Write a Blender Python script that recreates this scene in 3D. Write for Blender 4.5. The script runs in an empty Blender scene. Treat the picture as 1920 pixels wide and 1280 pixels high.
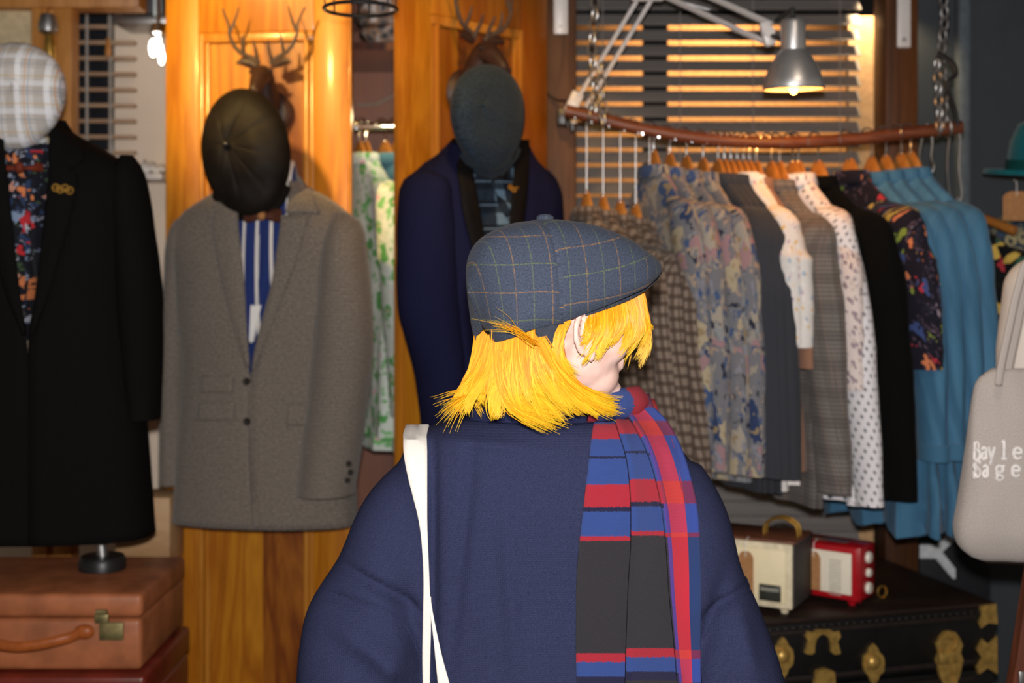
import bpy, bmesh, math, random
from mathutils import Vector, Matrix, noise
random.seed(7)
sin, cos, pi, rad = math.sin, math.cos, math.pi, math.radians
SC = bpy.context.scene
COL = SC.collection

# ------------------------------------------------------------------ camera, world, lights, exposure
FPX, CX, HY, EYE = 2400.0, 960.0, 500.0, 1.58      # focal length in pixels, image centre, eye level
cam = bpy.data.cameras.new('camera'); cam_o = bpy.data.objects.new('camera', cam); COL.objects.link(cam_o)
cam.sensor_width = 36.0; cam.lens = FPX/1920*36.0
cam_o.location = (0, 0, EYE); cam_o.rotation_euler = (pi/2, 0, 0)
cam.shift_y = -(640-HY)/1920
cam.clip_start = 0.05; cam.clip_end = 60
cam.dof.use_dof = True; cam.dof.focus_distance = 1.80; cam.dof.aperture_fstop = 3.6
SC.camera = cam_o
SC.view_settings.view_transform = 'Standard'; SC.view_settings.look = 'None'
SC.view_settings.exposure = 0.0; SC.view_settings.gamma = 1.0
SC.view_settings.use_curve_mapping = False
W = bpy.data.worlds.new('world'); SC.world = W; W.use_nodes = True
W.node_tree.nodes['Background'].inputs[0].default_value = (1.0, .86, .72, 1)
W.node_tree.nodes['Background'].inputs[1].default_value = 0.16

def light(name, kind, loc, energy, color, size=.05, target=None, **kw):
    l = bpy.data.lights.new(name, kind); l.energy = energy; l.color = color
    if kind == 'AREA': l.size = size
    else: l.shadow_soft_size = size
    for k, v in kw.items(): setattr(l, k, v)
    o = bpy.data.objects.new(name, l); COL.objects.link(o); o.location = loc
    if target is not None:
        o.rotation_euler = (Vector(target)-Vector(loc)).to_track_quat('-Z', 'Y').to_euler()
    return o
# the camera's own flash, just above the lens
light('camera_flash', 'SPOT', (0.0, 0.0, 1.68), 238, (1, .95, .92), .025, (0, 3, 1.52), spot_size=rad(75), spot_blend=.6)
# warm ceiling spots of the shop (above the frame)
light('shop_spot_wardrobe', 'SPOT', (-.95, 2.35, 2.55), 115, (1, .64, .20), .05, (-.58, 3.45, 2.14), spot_size=rad(46), spot_blend=.6)
light('shop_spot_door', 'SPOT', (-.05, 2.3, 2.6), 30, (1, .56, .16), .05, (-.05, 3.35, 1.8), spot_size=rad(48), spot_blend=.6)
light('shop_spot_hats', 'SPOT', (-1.1, 1.9, 2.6), 5, (1, .75, .5), .08, (-1.15, 3.0, 1.6), spot_size=rad(45), spot_blend=.7)
light('shop_spot_rail', 'SPOT', (.75, 1.7, 2.65), 16, (1, .80, .6), .12, (.7, 3.1, 1.2), spot_size=rad(60), spot_blend=.8)
# lit room behind the blind
light('lit_room', 'SPOT', (.80, 4.45, 2.62), 46, (1, .66, .38), .1, (.75, 4.9, 1.75), spot_size=rad(130), spot_blend=.6)

# ------------------------------------------------------------------ pixel ray helpers
def P(px, py, Y): return Vector(((px-CX)/FPX*Y, Y, EYE-(py-HY)/FPX*Y))
class Fr:
    """A vertical plane standing at depth Y under pixel column px, turned by a degrees (normal towards the camera)."""
    def __init__(s, px, Y, a=0.0):
        a = rad(a); s.O = Vector(((px-CX)/FPX*Y, Y, 0)); s.u = Vector((cos(a), sin(a), 0)); s.n = Vector((sin(a), -cos(a), 0))
    def loc(s, px, py, d=0.0):
        t = (px-CX)/FPX; O = s.O+s.n*d
        x = (t*O.y-O.x)/(s.u.x-t*s.u.y); Yd = O.y+s.u.y*x
        return x, EYE-(py-HY)/FPX*Yd
    def w(s, x, d, z): return s.O+s.u*x+s.n*d+Vector((0, 0, z))
    def pt(s, px, py, d=0.0):
        x, z = s.loc(px, py, d); return s.w(x, d, z)

# ------------------------------------------------------------------ mesh helpers
class MB:
    def __init__(s): s.bm = bmesh.new(); s.uv = s.bm.loops.layers.uv.new('UVMap')
    def face(s, vs, uvs=None, mi=0):
        try: f = s.bm.faces.new(vs)
        except ValueError: return None
        f.material_index = mi
        if uvs:
            for l, q in zip(f.loops, uvs): l[s.uv].uv = q
        return f
    def grid(s, rows, uvs=None, closed=False, mi=0):
        V = [[s.bm.verts.new(p) for p in r] for r in rows]; n = len(rows[0])
        for i in range(len(rows)-1):
            for j in range(n if closed else n-1):
                k = (j+1) % n; q = None
                if uvs:
                    a, b = uvs[i], uvs[i+1]
                    q = (a[j], a[j+1] if closed else a[k], b[j+1] if closed else b[k], b[j])
                s.face((V[i][j], V[i][k], V[i+1][k], V[i+1][j]), q, mi)
        return V
    def cap(s, ring, mi=0): return s.face(ring, [(0, 0)]*len(ring), mi)
    def loft(s, rings, caps=True, mi=0, uvs=None):
        V = s.grid(rings, uvs, True, mi)
        if caps: s.cap(list(reversed(V[0])), mi); s.cap(V[-1], mi)
        return V
    def box(s, c, size, rz=0.0, bev=0.0, mi=0, seg=2, rx=0.0, ry=0.0):
        t = bmesh.new(); bmesh.ops.create_cube(t, size=1)
        for v in t.verts: v.co = Vector((v.co.x*size[0], v.co.y*size[1], v.co.z*size[2]))
        if bev: bmesh.ops.bevel(t, geom=t.edges[:], offset=bev, segments=seg, affect='EDGES', profile=.5)
        m = Matrix.Translation(c) @ Matrix.Rotation(rz, 4, 'Z') @ Matrix.Rotation(rx, 4, 'X') @ Matrix.Rotation(ry, 4, 'Y')
        s.merge(t, m, mi)
    def merge(s, t, m, mi=0):
        mp = {v: s.bm.verts.new(m @ v.co) for v in t.verts}
        for f in t.faces:
            g = s.face([mp[v] for v in f.verts], [(v.co.x+v.co.y, v.co.z) for v in f.verts], mi)
        t.free()
    def tube(s, path, r, n=10, caps=True, mi=0, flat=1.0, up=None):
        path = [Vector(p) for p in path]; N = len(path)
        rs = r if isinstance(r, (list, tuple)) else [r]*N
        rings = []; x = None; ln = 0; us = []
        for i in range(N):
            t = (path[min(i+1, N-1)]-path[max(i-1, 0)])
            if t.length < 1e-9: t = Vector((0, 0, 1))
            t.normalize()
            if x is None:
                a = Vector(up) if up else (Vector((0, 0, 1)) if abs(t.z) < .9 else Vector((1, 0, 0)))
                x = (a-t*a.dot(t)).normalized()
            else: x = (x-t*x.dot(t)).normalized()
            y = t.cross(x)
            if i: ln += (path[i]-path[i-1]).length
            rings.append([path[i]+x*cos(2*pi*k/n)*rs[i]+y*sin(2*pi*k/n)*rs[i]*flat for k in range(n)])
            us.append([(2*pi*k/n*rs[i], ln) for k in range(n+1)])
        s.loft(rings, caps, mi, us)
    def ell(s, c, r, n=14, m=10, R=None, mi=0):
        c = Vector(c); rows = []; R = R or Matrix.Identity(3)
        for i in range(1, m):
            th = pi*i/m
            rows.append([c+R @ Vector((r[0]*sin(th)*cos(2*pi*k/n), r[1]*sin(th)*sin(2*pi*k/n), r[2]*cos(th))) for k in range(n)])
        us = [[(2*pi*k/n*r[0], -i*r[2]*pi/m) for k in range(n+1)] for i in range(1, m)]
        V = s.grid(rows, us, True, mi)
        a = s.bm.verts.new(c+R @ Vector((0, 0, r[2]))); b = s.bm.verts.new(c-R @ Vector((0, 0, r[2])))
        for k in range(n):
            s.face((a, V[0][k], V[0][(k+1) % n]), [(0, 0)]*3, mi); s.face((b, V[-1][(k+1) % n], V[-1][k]), [(0, 0)]*3, mi)
    def lathe(s, prof, c, axis=(0, 0, 1), n=28, caps=False, mi=0):
        """profile of (radius, height along axis)"""
        ax = Vector(axis).normalized(); a = Vector((1, 0, 0)) if abs(ax.x) < .9 else Vector((0, 1, 0))
        x = (a-ax*a.dot(ax)).normalized(); y = ax.cross(x); c = Vector(c)
        rings = [[c+ax*h+x*cos(2*pi*k/n)*max(r, 1e-4)+y*sin(2*pi*k/n)*max(r, 1e-4) for k in range(n)] for r, h in prof]
        s.loft(rings, caps, mi, [[(k/n, h) for k in range(n+1)] for r, h in prof])
    def torus(s, c, R, r, ax=(0, 0, 1), n=36, m=8, sx=1.0, xdir=None, mi=0):
        ax = Vector(ax).normalized(); a = Vector(xdir) if xdir else (Vector((1, 0, 0)) if abs(ax.x) < .9 else Vector((0, 1, 0)))
        x = (a-ax*a.dot(ax)).normalized(); y = ax.cross(x); c = Vector(c)
        pts = [c+x*cos(2*pi*k/n)*R*sx+y*sin(2*pi*k/n)*R for k in range(n)]
        rings = []
        for k in range(n):
            t = (pts[(k+1) % n]-pts[k-1]).normalized(); q = t.cross(ax)
            rings.append([pts[k]+q*cos(2*pi*j/m)*r+ax*sin(2*pi*j/m)*r for j in range(m)])
        rings.append(rings[0]); s.grid(rings, None, True, mi)
    def prism(s, pts, off, mi=0):
        """closed outline of 3d points extruded by a vector, both sides capped"""
        off = Vector(off); a = [s.bm.verts.new(Vector(p)) for p in pts]; b = [s.bm.verts.new(Vector(p)+off) for p in pts]
        o = Vector(pts[0]); ux = (Vector(pts[1])-o).normalized(); uvp = lambda v: ((v.co-o).dot(ux), v.co.z)
        s.face(a[::-1], [uvp(v) for v in a[::-1]], mi); s.face(b, [uvp(v) for v in b], mi)
        for i in range(len(a)):
            j = (i+1) % len(a); s.face((a[i], a[j], b[j], b[i]), [uvp(v) for v in (a[i], a[j], b[j], b[i])], mi)
    def build(s, name, mats, parent=None, smooth=True, mods=(), label=None, **props):
        off = root_loc(parent)
        if off.length: bmesh.ops.translate(s.bm, verts=s.bm.verts[:], vec=-off)
        bmesh.ops.recalc_face_normals(s.bm, faces=s.bm.faces[:])
        me = bpy.data.meshes.new(name); s.bm.to_mesh(me); s.bm.free()
        for m in (mats if isinstance(mats, (list, tuple)) else [mats]): me.materials.append(m)
        if smooth:
            me.polygons.foreach_set('use_smooth', [True]*len(me.polygons))
            try: me.set_sharp_from_angle(angle=rad(42))
            except Exception: pass
        o = bpy.data.objects.new(name, me); COL.objects.link(o)
        if parent: o.parent = parent
        for t, kw in mods:
            md = o.modifiers.new(t.lower(), t)
            for k, v in kw.items(): setattr(md, k, v)
        if label: o['label'] = label
        for k, v in props.items(): o[k] = v
        return o
def root_loc(o):
    v = Vector((0, 0, 0))
    while o is not None: v = v+o.location; o = o.parent
    return v
def SOL(t, off=0.0): return ('SOLIDIFY', dict(thickness=t, offset=off))
def SUB(n=1): return ('SUBSURF', dict(levels=n, render_levels=n))
def tag(o, label, cat, group=None):
    o['label'] = label; o['category'] = cat
    if group: o['group'] = group
    return o
def thing(name, label, cat, loc=(0, 0, 0), group=None, rz=0.0):
    o = bpy.data.objects.new(name, None); COL.objects.link(o); o.location = loc; o.empty_display_size = .05
    o.rotation_euler = (0, 0, rz)
    return tag(o, label, cat, group)
def struct(o): o['kind'] = 'structure'; return o
def dup(root, loc, label, rz=None, group=None):
    r = root.copy(); COL.objects.link(r); r.location = loc
    if rz is not None: r.rotation_euler = (0, 0, rz)
    r['label'] = label
    if group: r['group'] = group
    for ch in list(root.children):
        c = ch.copy(); COL.objects.link(c); c.parent = r
        for g in ch.children:
            d = g.copy(); COL.objects.link(d); d.parent = c
    return r
def lerp(a, b, t): return a+(b-a)*t
def catmull(pts, n):
    """n samples of a Catmull-Rom curve through tuples"""
    out = []; N = len(pts)
    for i in range(n):
        t = i/(n-1)*(N-1); k = min(int(t), N-2); f = t-k
        p0, p1, p2, p3 = pts[max(k-1, 0)], pts[k], pts[k+1], pts[min(k+2, N-1)]
        out.append(tuple(.5*(2*b+(c-a)*f+(2*a-5*b+4*c-d)*f*f+(3*b-a-3*c+d)*f**3) for a, b, c, d in zip(p0, p1, p2, p3)))
    return out
def dens(rows, n):
    """resample rows evenly along their first value with smooth-ish linear interpolation"""
    y0, y1 = rows[0][0], rows[-1][0]; out = []
    for i in range(n):
        y = lerp(y0, y1, i/(n-1)); k = 0
        while k < len(rows)-2 and rows[k+1][0] < y: k += 1
        a, b = rows[k], rows[k+1]; f = (y-a[0])/(b[0]-a[0])
        pa, nb = rows[max(k-1, 0)], rows[min(k+2, len(rows)-1)]
        r = [y]
        for c in range(1, len(a)):
            h = b[0]-a[0]
            ma = (b[c]-pa[c])/(b[0]-pa[0])*h if k > 0 else (b[c]-a[c])
            mb = (nb[c]-a[c])/(nb[0]-a[0])*h if k < len(rows)-2 else (b[c]-a[c])
            dlt = b[c]-a[c]
            ma = max(min(ma, 3*abs(dlt)), -3*abs(dlt)); mb = max(min(mb, 3*abs(dlt)), -3*abs(dlt))
            r.append((2*f**3-3*f*f+1)*a[c]+(f**3-2*f*f+f)*ma+(-2*f**3+3*f*f)*b[c]+(f**3-f*f)*mb)
        out.append(tuple(r))
    return out
def nz(x, y, z=0.0): return noise.noise(Vector((x, y, z)))

# ------------------------------------------------------------------ materials
def C(h, k=1.0):
    h = h.lstrip('#'); v = [int(h[i:i+2], 16)/255 for i in (0, 2, 4)]
    v = [(c/12.92 if c <= .04045 else ((c+.055)/1.055)**2.4)*k for c in v]
    return (min(v[0], 1), min(v[1], 1), min(v[2], 1), 1)
class Mt:
    def __init__(s, name, rough=.8, spec=.25, metal=0.0, sheen=0.0):
        s.m = bpy.data.materials.new(name); s.m.use_nodes = True; s.t = s.m.node_tree; s.b = s.t.nodes['Principled BSDF']
        s.b.inputs['Roughness'].default_value = rough; s.b.inputs['Specular IOR Level'].default_value = spec
        s.b.inputs['Metallic'].default_value = metal
        if sheen: s.b.inputs['Sheen Weight'].default_value = sheen; s.b.inputs['Sheen Roughness'].default_value = .5
    def n(s, typ, **kw):
        x = s.t.nodes.new(typ)
        for k, v in kw.items(): setattr(x, k, v)
        return x
    def put(s, sock, v):
        if isinstance(v, bpy.types.NodeSocket): s.t.links.new(v, sock)
        elif isinstance(v, (tuple, list)) and len(v) == 3 and sock.type == 'RGBA': sock.default_value = (*v, 1)
        else: sock.default_value = v
    def math(s, op, a, b=0.0, c=None):
        x = s.n('ShaderNodeMath', operation=op); s.put(x.inputs[0], a); s.put(x.inputs[1], b)
        if c is not None: s.put(x.inputs[2], c)
        return x.outputs[0]
    def mix(s, f, a, b, mode='MIX'):
        x = s.n('ShaderNodeMix', data_type='RGBA', blend_type=mode); s.put(x.inputs[0], f); s.put(x.inputs[6], a); s.put(x.inputs[7], b)
        return x.outputs[2]
    def co(s, kind='UV', scale=(1, 1, 1), rot=(0, 0, 0), loc=(0, 0, 0)):
        t = s.n('ShaderNodeTexCoord'); m = s.n('ShaderNodeMapping')
        m.inputs['Scale'].default_value = scale; m.inputs['Rotation'].default_value = rot; m.inputs['Location'].default_value = loc
        s.t.links.new(t.outputs[kind], m.inputs['Vector']); return m.outputs[0]
    def shift(s, v):
        oi = s.n('ShaderNodeObjectInfo'); x = s.n('ShaderNodeVectorMath', operation='SCALE'); x.inputs[0].default_value = (7.3, 3.1, 0); s.put(x.inputs['Scale'], oi.outputs['Random'])
        y = s.n('ShaderNodeVectorMath', operation='ADD'); s.put(y.inputs[0], v); s.put(y.inputs[1], x.outputs[0]); return y.outputs[0]
    def noise(s, v, scale, detail=3.0, rough=.5, dist=0.0):
        x = s.n('ShaderNodeTexNoise'); s.put(x.inputs['Vector'], v); x.inputs['Scale'].default_value = scale
        x.inputs['Detail'].default_value = detail; x.inputs['Roughness'].default_value = rough; x.inputs['Distortion'].default_value = dist
        return x.outputs['Fac']
    def vor(s, v, scale, rnd=1.0, feature='F1'):
        x = s.n('ShaderNodeTexVoronoi', feature=feature); s.put(x.inputs['Vector'], v); x.inputs['Scale'].default_value = scale
        x.inputs['Randomness'].default_value = rnd; return x
    def ramp(s, f, stops, interp='LINEAR'):
        x = s.n('ShaderNodeValToRGB'); x.color_ramp.interpolation = interp; e = x.color_ramp.elements
        while len(e) < len(stops): e.new(.5)
        for q, (p, c) in zip(e, stops): q.position = p; q.color = c
        s.put(x.inputs[0], f); return x.outputs[0]
    def sep(s, v): x = s.n('ShaderNodeSeparateXYZ'); s.put(x.inputs[0], v); return x.outputs
    def bump(s, h, strength=.3, dist=.002):
        x = s.n('ShaderNodeBump'); x.inputs['Strength'].default_value = strength; x.inputs['Distance'].default_value = dist
        s.put(x.inputs['Height'], h); s.t.links.new(x.outputs[0], s.b.inputs['Normal'])
    def line(s, c, period, width, off=0.0):
        """1 inside a thin line that repeats along coordinate c"""
        return s.math('LESS_THAN', s.math('FRACT', s.math('ADD', s.math('DIVIDE', c, period), off)), width/period)
    def base(s, c): s.put(s.b.inputs['Base Color'], c); return s.m
def plain(name, c, rough=.8, spec=.25, metal=0.0, var=.15, scale=60, sheen=0.0, bump=0.0, kind='Object'):
    m = Mt(name, rough, spec, metal, sheen); v = m.co(kind); f = m.noise(v, scale, 4)
    lo = tuple(x*(1-var) for x in c[:3])+(1,); hi = tuple(min(1, x*(1+var)) for x in c[:3])+(1,)
    m.base(m.ramp(f, [(.3, lo), (.7, hi)]))
    if bump: m.bump(f, bump, .002)
    return m.m
def cloth(name, c, c2=None, fine=700, rough=.9, sheen=.15, twill=None, kind='UV', var=.22, spec=.12):
    m = Mt(name, rough, spec, 0, sheen); v = m.co(kind); a = m.noise(v, fine, 3, .75); b = m.noise(v, 18, 3)
    c2 = c2 or tuple(x*(1-var) for x in c[:3])+(1,)
    col = m.ramp(a, [(.35, c2), (.65, c)])
    if twill:
        x, y, _ = m.sep(v); d = m.math('ADD', m.math('ABSOLUTE', m.math('SUBTRACT', m.math('FRACT', m.math('DIVIDE', x, .018)), .5)), m.math('DIVIDE', y, .009))
        l = m.math('LESS_THAN', m.math('FRACT', m.math('MULTIPLY', d, twill)), .45)
        col = m.mix(m.math('MULTIPLY', l, .45), col, c2)
    col = m.mix(m.math('MULTIPLY', b, .25), col, tuple(x*.55 for x in c[:3])+(1,))
    m.bump(a, .25, .0015); return m.base(col)
def check(name, c, lines, fine=600, rough=.9, sheen=.1, var=.2, dash=0):
    """lines: (axis 0/1, period, width, offset, colour, strength)"""
    m = Mt(name, rough, .12, 0, sheen); v = m.co('UV'); a = m.noise(v, fine, 2, .6)
    col = m.ramp(a, [(.35, tuple(x*(1-var) for x in c[:3])+(1,)), (.65, c)]); s = m.sep(v)
    for ax, per, wd, off, lc, st in lines:
        k_ = m.math('MULTIPLY', m.line(s[ax], per, wd, off), st)
        if dash: k_ = m.math('MULTIPLY', k_, m.ramp(m.noise(v, dash, 2, .6), [(.38, (.15, .15, .15, 1)), (.6, (1, 1, 1, 1))]))
        col = m.mix(k_, col, lc)
    m.bump(a, .25, .0015); return m.base(col)
def floral(name, bg, cols, scale=30, thr=.42, cols2=None, centre=None, rough=.85, second=2.1, kind='UV', warp=1.0):
    m = Mt(name, rough, .15, 0, .05); v0 = m.shift(m.co(kind))
    nn = m.n('ShaderNodeTexNoise'); m.put(nn.inputs['Vector'], v0); nn.inputs['Scale'].default_value = scale*1.3
    nn.inputs['Detail'].default_value = 3; v = m.mix(warp/scale, v0, nn.outputs['Color'], 'ADD')
    def layer(col, sc, th, cs, cen=None):
        vo = m.vor(v, sc); r = m.sep(vo.outputs['Color'])[0]
        k = len(cs); pc = m.ramp(r, [(i/k, x) for i, x in enumerate(cs)], 'CONSTANT')
        if cen: pc = m.mix(m.math('LESS_THAN', vo.outputs['Distance'], th*.38), pc, cen)
        d = m.math('ADD', vo.outputs['Distance'], m.math('MULTIPLY', m.math('SUBTRACT', m.noise(v0, sc*2.5, 2), .5), .5))
        return m.mix(m.math('LESS_THAN', d, th), col, pc)
    col = bg
    if cols2: col = layer(col, scale*second, .40, cols2)
    col = layer(col, scale, thr, cols, centre)
    return m.base(col)
def wood(name, c1, c2, c3=None, axis=2, scale=9, stretch=.08, rough=.35, spec=.5, coat=0.0, kind='Object', ring=5.0):
    m = Mt(name, rough, spec); sc = [1, 1, 1]; sc[axis] = stretch
    v = m.co(kind, tuple(sc)); a = m.noise(v, scale, 4, .55, 1.2)
    w = m.math('FRACT', m.math('MULTIPLY', a, ring)); w = m.math('ABSOLUTE', m.math('SUBTRACT', w, .5))
    fine = m.noise(v, scale*14, 3)
    col = m.mix(m.math('MULTIPLY', w, 2.0), c1, c2); col = m.mix(m.math('MULTIPLY', fine, .45), col, c3 or c2)
    big = m.noise(v, scale*.35, 2); col = m.mix(m.ramp(big, [(.52, (0, 0, 0, 1)), (.68, (.75, .75, .75, 1))]), col, c3 or c2)
    if coat: m.b.inputs['Coat Weight'].default_value = coat; m.b.inputs['Coat Roughness'].default_value = .12
    m.bump(fine, .08, .001); return m.base(col)
def emit(name, c, e):
    m = Mt(name); m.base(c); m.b.inputs['Emission Color'].default_value = c; m.b.inputs['Emission Strength'].default_value = e
    return m.m
def glass(name, rough=.02, tint=(1, 1, 1, 1)):
    m = Mt(name, rough, .5); m.b.inputs['Transmission Weight'].default_value = 1; m.b.inputs['IOR'].default_value = 1.08
    return m.base(tint)
K = 1.25    # paint-to-picture factor for things lit by the far end of the flash
chrome = plain('chrome', (.75, .75, .76, 1), .18, .5, 1.0, .03)
steel = plain('brushed_steel', (.42, .42, .42, 1), .42, .5, 1.0, .08)
white_enamel = plain('white_enamel', C('#d8d2cf'), .35, .5, 0, .03)
black_plastic = plain('black_plastic', (.012, .012, .013, 1), .4, .4, 0, .1)
brass = plain('brass', C('#c49a4a'), .35, .5, .9, .25, 40)
old_brass = plain('tarnished_brass', C('#857a52'), .5, .4, .7, .35, 50)
kraft = plain('kraft_card', C('#a5784f'), .85, .2, 0, .12, 90)
paper = plain('white_paper', C('#e8e6e2'), .8, .2, 0, .03)
dark_button = plain('dark_button', (.02, .018, .016, 1), .25, .5, 0, .1)
pine = wood('varnished_pine', C('#cf8a1e'), C('#b06a10'), C('#7a3606'), 2, 8, .10, .42, .4, .12)
pine_panel = wood('figured_pine_panel', C('#d08c1e'), C('#a9620f'), C('#6a2e06'), 2, 5, .12, .42, .4, .12, 'Object', 7.0)
mahog = wood('red_brown_wood', C('#5a2a14'), C('#3a170a'), C('#200b04'), 2, 8, .1, .25, .5, .3)
post_wood = wood('old_post_wood', C('#7c5436'), C('#5b3a24'), C('#3a2416'), 2, 10, .07, .6, .3)
post_dark = wood('dark_post_wood', C('#6b3f1d'), C('#4a2a12'), C('#2a1608'), 2, 10, .07, .5, .3)
hanger_wood = wood('hanger_wood', C('#c98a45'), C('#b5732f'), C('#8a5420'), 0, 12, .2, .4, .4)
branch_wood = wood('branch_wood', C('#7a4326'), C('#5a2d18'), C('#3a1c0e'), 0, 14, .15, .45, .4)
# ================================================================== the room
dark_paint = plain('dark_slate_paint', C('#3a4045', 1.0), .6, .3, 0, .06, 12)
beige_paint = plain('beige_paint', C('#ecdcc8', 1.0), .8, .2, 0, .05, 6)
floor_wood = wood('floor_boards', C('#6a4a30'), C('#4d3320'), None, 1, 6, .1, .5)
m = MB(); m.box((0, 2.2, -.05), (6, 6, .1)); struct(m.build('floor', floor_wood))
m = MB(); m.box((0, 2.2, 2.95), (6, 6, .1)); struct(m.build('ceiling', plain('ceiling_paint', C('#5a5550'), .8)))
m = MB(); m.box((-1.98, 4.05, 1.45), (2.05, .1, 2.9)); struct(m.build('wall_back', beige_paint))
m = MB(); m.box((-.41, 4.05, 1.45), (1.09, .1, 2.9)); m.box((.63, 4.05, .42), (.99, .1, .84)); m.box((.63, 4.05, 2.72), (.99, .1, .36))
struct(m.build('wall_rear', dark_paint))
m = MB(); m.box((2.05, 3.85, 1.45), (1.85, .1, 2.9)); struct(m.build('wall_right', dark_paint))
m = MB(); m.box((.8, 4.95, 1.45), (2.6, .1, 2.9)); struct(m.build('wall_beyond', plain('lit_wall_paint', C('#d8a870'), .9)))
m = MB(); m.box((1.33, 3.78, 1.45), (.035, .05, 2.9), bev=.008); struct(m.build('trim_1', plain('slate_trim', C('#59636b'), .5)))
m = MB(); m.box((1.72, 3.785, 1.45), (.05, .04, 2.9), bev=.008); struct(m.build('trim_2', dark_paint))
# window frame behind the blind: a dark mullion and transom, and the glass
wf = MB()
for px in (1228,): wf.box(P(px, 500, 4.02)*1 - Vector((0, 0, .02)), (.075, .05, 1.9))
wf.box((.63, 4.02, 2.46), (1.0, .06, .20)); wf.box((.63, 4.02, .88), (1.0, .06, .10))
struct(wf.build('window_1', plain('black_window_frame', (.01, .01, .011, 1), .4)))
g = MB(); g.box((.63, 4.04, 1.6), (.98, .006, 1.6)); struct(g.build('window_2', glass('window_glass')))

# ------------------------------------------------------------------ venetian blind
bl = thing('venetian_blind', 'grey wooden slat blind glowing orange between its slats behind the clothes rail', 'blind', (.63, 3.72, 0))
slat_m = wood('grey_slat', C('#8b8784'), C('#7c7876'), C('#6c6866'), 0, 8, .05, .55, .3)
s = MB(); bx0, bx1 = P(1076, 0, 3.72).x, P(1612, 0, 3.72).x
z = EYE-(1010-HY)/FPX*3.72; pitch = 28.6/FPX*3.72; k = 0
while z < 2.44:
    t = rad(45); c = Vector(((bx0+bx1)/2, 3.72, z))
    s.box(c, (bx1-bx0, .050, .003), rx=t if z < 10 else 0, bev=.001, seg=1); z += pitch; k += 1
s.build('slats', slat_m, bl)
h = MB(); h.box(((bx0+bx1)/2, 3.72, 2.48), (bx1-bx0, .06, .05), bev=.004); h.build('headrail', slat_m, bl)
h = MB(); h.box(((bx0+bx1)/2, 3.72, EYE-(1022-HY)/FPX*3.72-.012), (bx1-bx0, .05, .02), bev=.004); h.build('bottom_rail', slat_m, bl)
cordm = plain('blind_cord', C('#8f8884'), .8)
for px in (1130, 1275, 1412, 1575):
    h = MB(); x = P(px, 0, 3.69).x; h.tube([(x, 3.69, 2.46), (x, 3.688, 1.0)], .0016, 6); h.build('cord', cordm, bl)
# lit cream panel to the right of the blind, brightened by an added unseen spot
m = MB(); m.box((P(1632, 0, 3.8).x, 3.82, 1.45), (P(1672, 0, 3.8).x-P(1592, 0, 3.8).x, .03, 1.75)); struct(m.build('trim_3', plain('cream_panel', C('#c9a377'), .85)))
light('panel_fill', 'SPOT', P(1640, -10, 3.70), 6.5, (1, .72, .42), .01, P(1634, 150, 3.81), spot_size=rad(120), spot_blend=.5)

# ------------------------------------------------------------------ pillars with white brackets
def pillar(px0, px1, Y, name, mat):
    a, b = P(px0, 0, Y).x, P(px1, 0, Y).x
    m = MB(); m.box(((a+b)/2, Y+.06, 1.45), (b-a, .12, 2.9), bev=.006); return struct(m.build(name, mat))
pillar(1024, 1081, 3.50, 'pillar_left', post_wood)
pillar(1660, 1722, 3.56, 'pillar_right', post_dark)
for px0, px1, pyb, Y, lab in ((1038, 1065, 65, 3.495, 'white metal bracket screwed to the pillar beside the wardrobe'), (1681, 1706, 90, 3.555, 'white metal bracket screwed to the dark pillar beside the slate wall')):
    t = thing('bracket', lab, 'bracket', P((px0+px1)/2, pyb, Y), 'white brackets on the pillars')
    a, b = P(px0, pyb, Y), P(px1, pyb, Y); m = MB(); m.box(((a.x+b.x)/2, Y-.004, a.z+.13), (b.x-a.x, .012, .26), bev=.003); m.build('plate', white_enamel, t)
    m = MB(); m.lathe([(.0, .004), (.005, .004), (.006, 0)], ((a.x+b.x)/2, Y-.009, a.z+.022), (0, -1, 0), 12); m.build('screw', steel, t)

# ================================================================== left: glazed wooden frame, reflected window, crates
fr = MB(); Yl = 3.62
def span(mb, x0, x1, y0, y1, Y, th, bev=.006):
    a, b = P(x0, y0, Y), P(x1, y1, Y); mb.box(((a.x+b.x)/2, Y+th/2, (a.z+b.z)/2), (b.x-a.x, th, a.z-b.z), bev=bev)
frame_wood = wood('honey_frame_wood', C('#d29450'), C('#b87a38'), C('#8a5424'), 2, 8, .1, .4, .4)
span(fr, 58, 88, -120, 1280, Yl, .07); span(fr, 100, 134, -120, 1280, Yl, .07); span(fr, -260, 260, -40, 14, Yl-.01, .09); span(fr, 84, 104, -120, 1280, Yl+.02, .05)
struct(fr.build('trim_4', frame_wood))
m = MB(); span(m, -260, 58, 14, 900, Yl+.04, .02); struct(m.build('wall_panel', plain('cream_board', C('#c9b894'), .8)))
t = thing('wall_sconce', 'slim brass wall light with a round cap on the honey wood frame', 'lamp', P(90, 130, Yl))
m = MB(); c = P(90, 46, Yl-.03); m.lathe([(.0, .03), (.02, .028), (.028, .0), (.026, -.02), (.012, -.028)], c, n=20); m.build('cap', steel, t)
m = MB(); m.tube([c+Vector((0, .01, -.02)), P(93, 90, Yl-.03), P(96, 132, Yl-.02)], [.013, .017, .012], 12); m.build('stem', brass, t)
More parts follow.
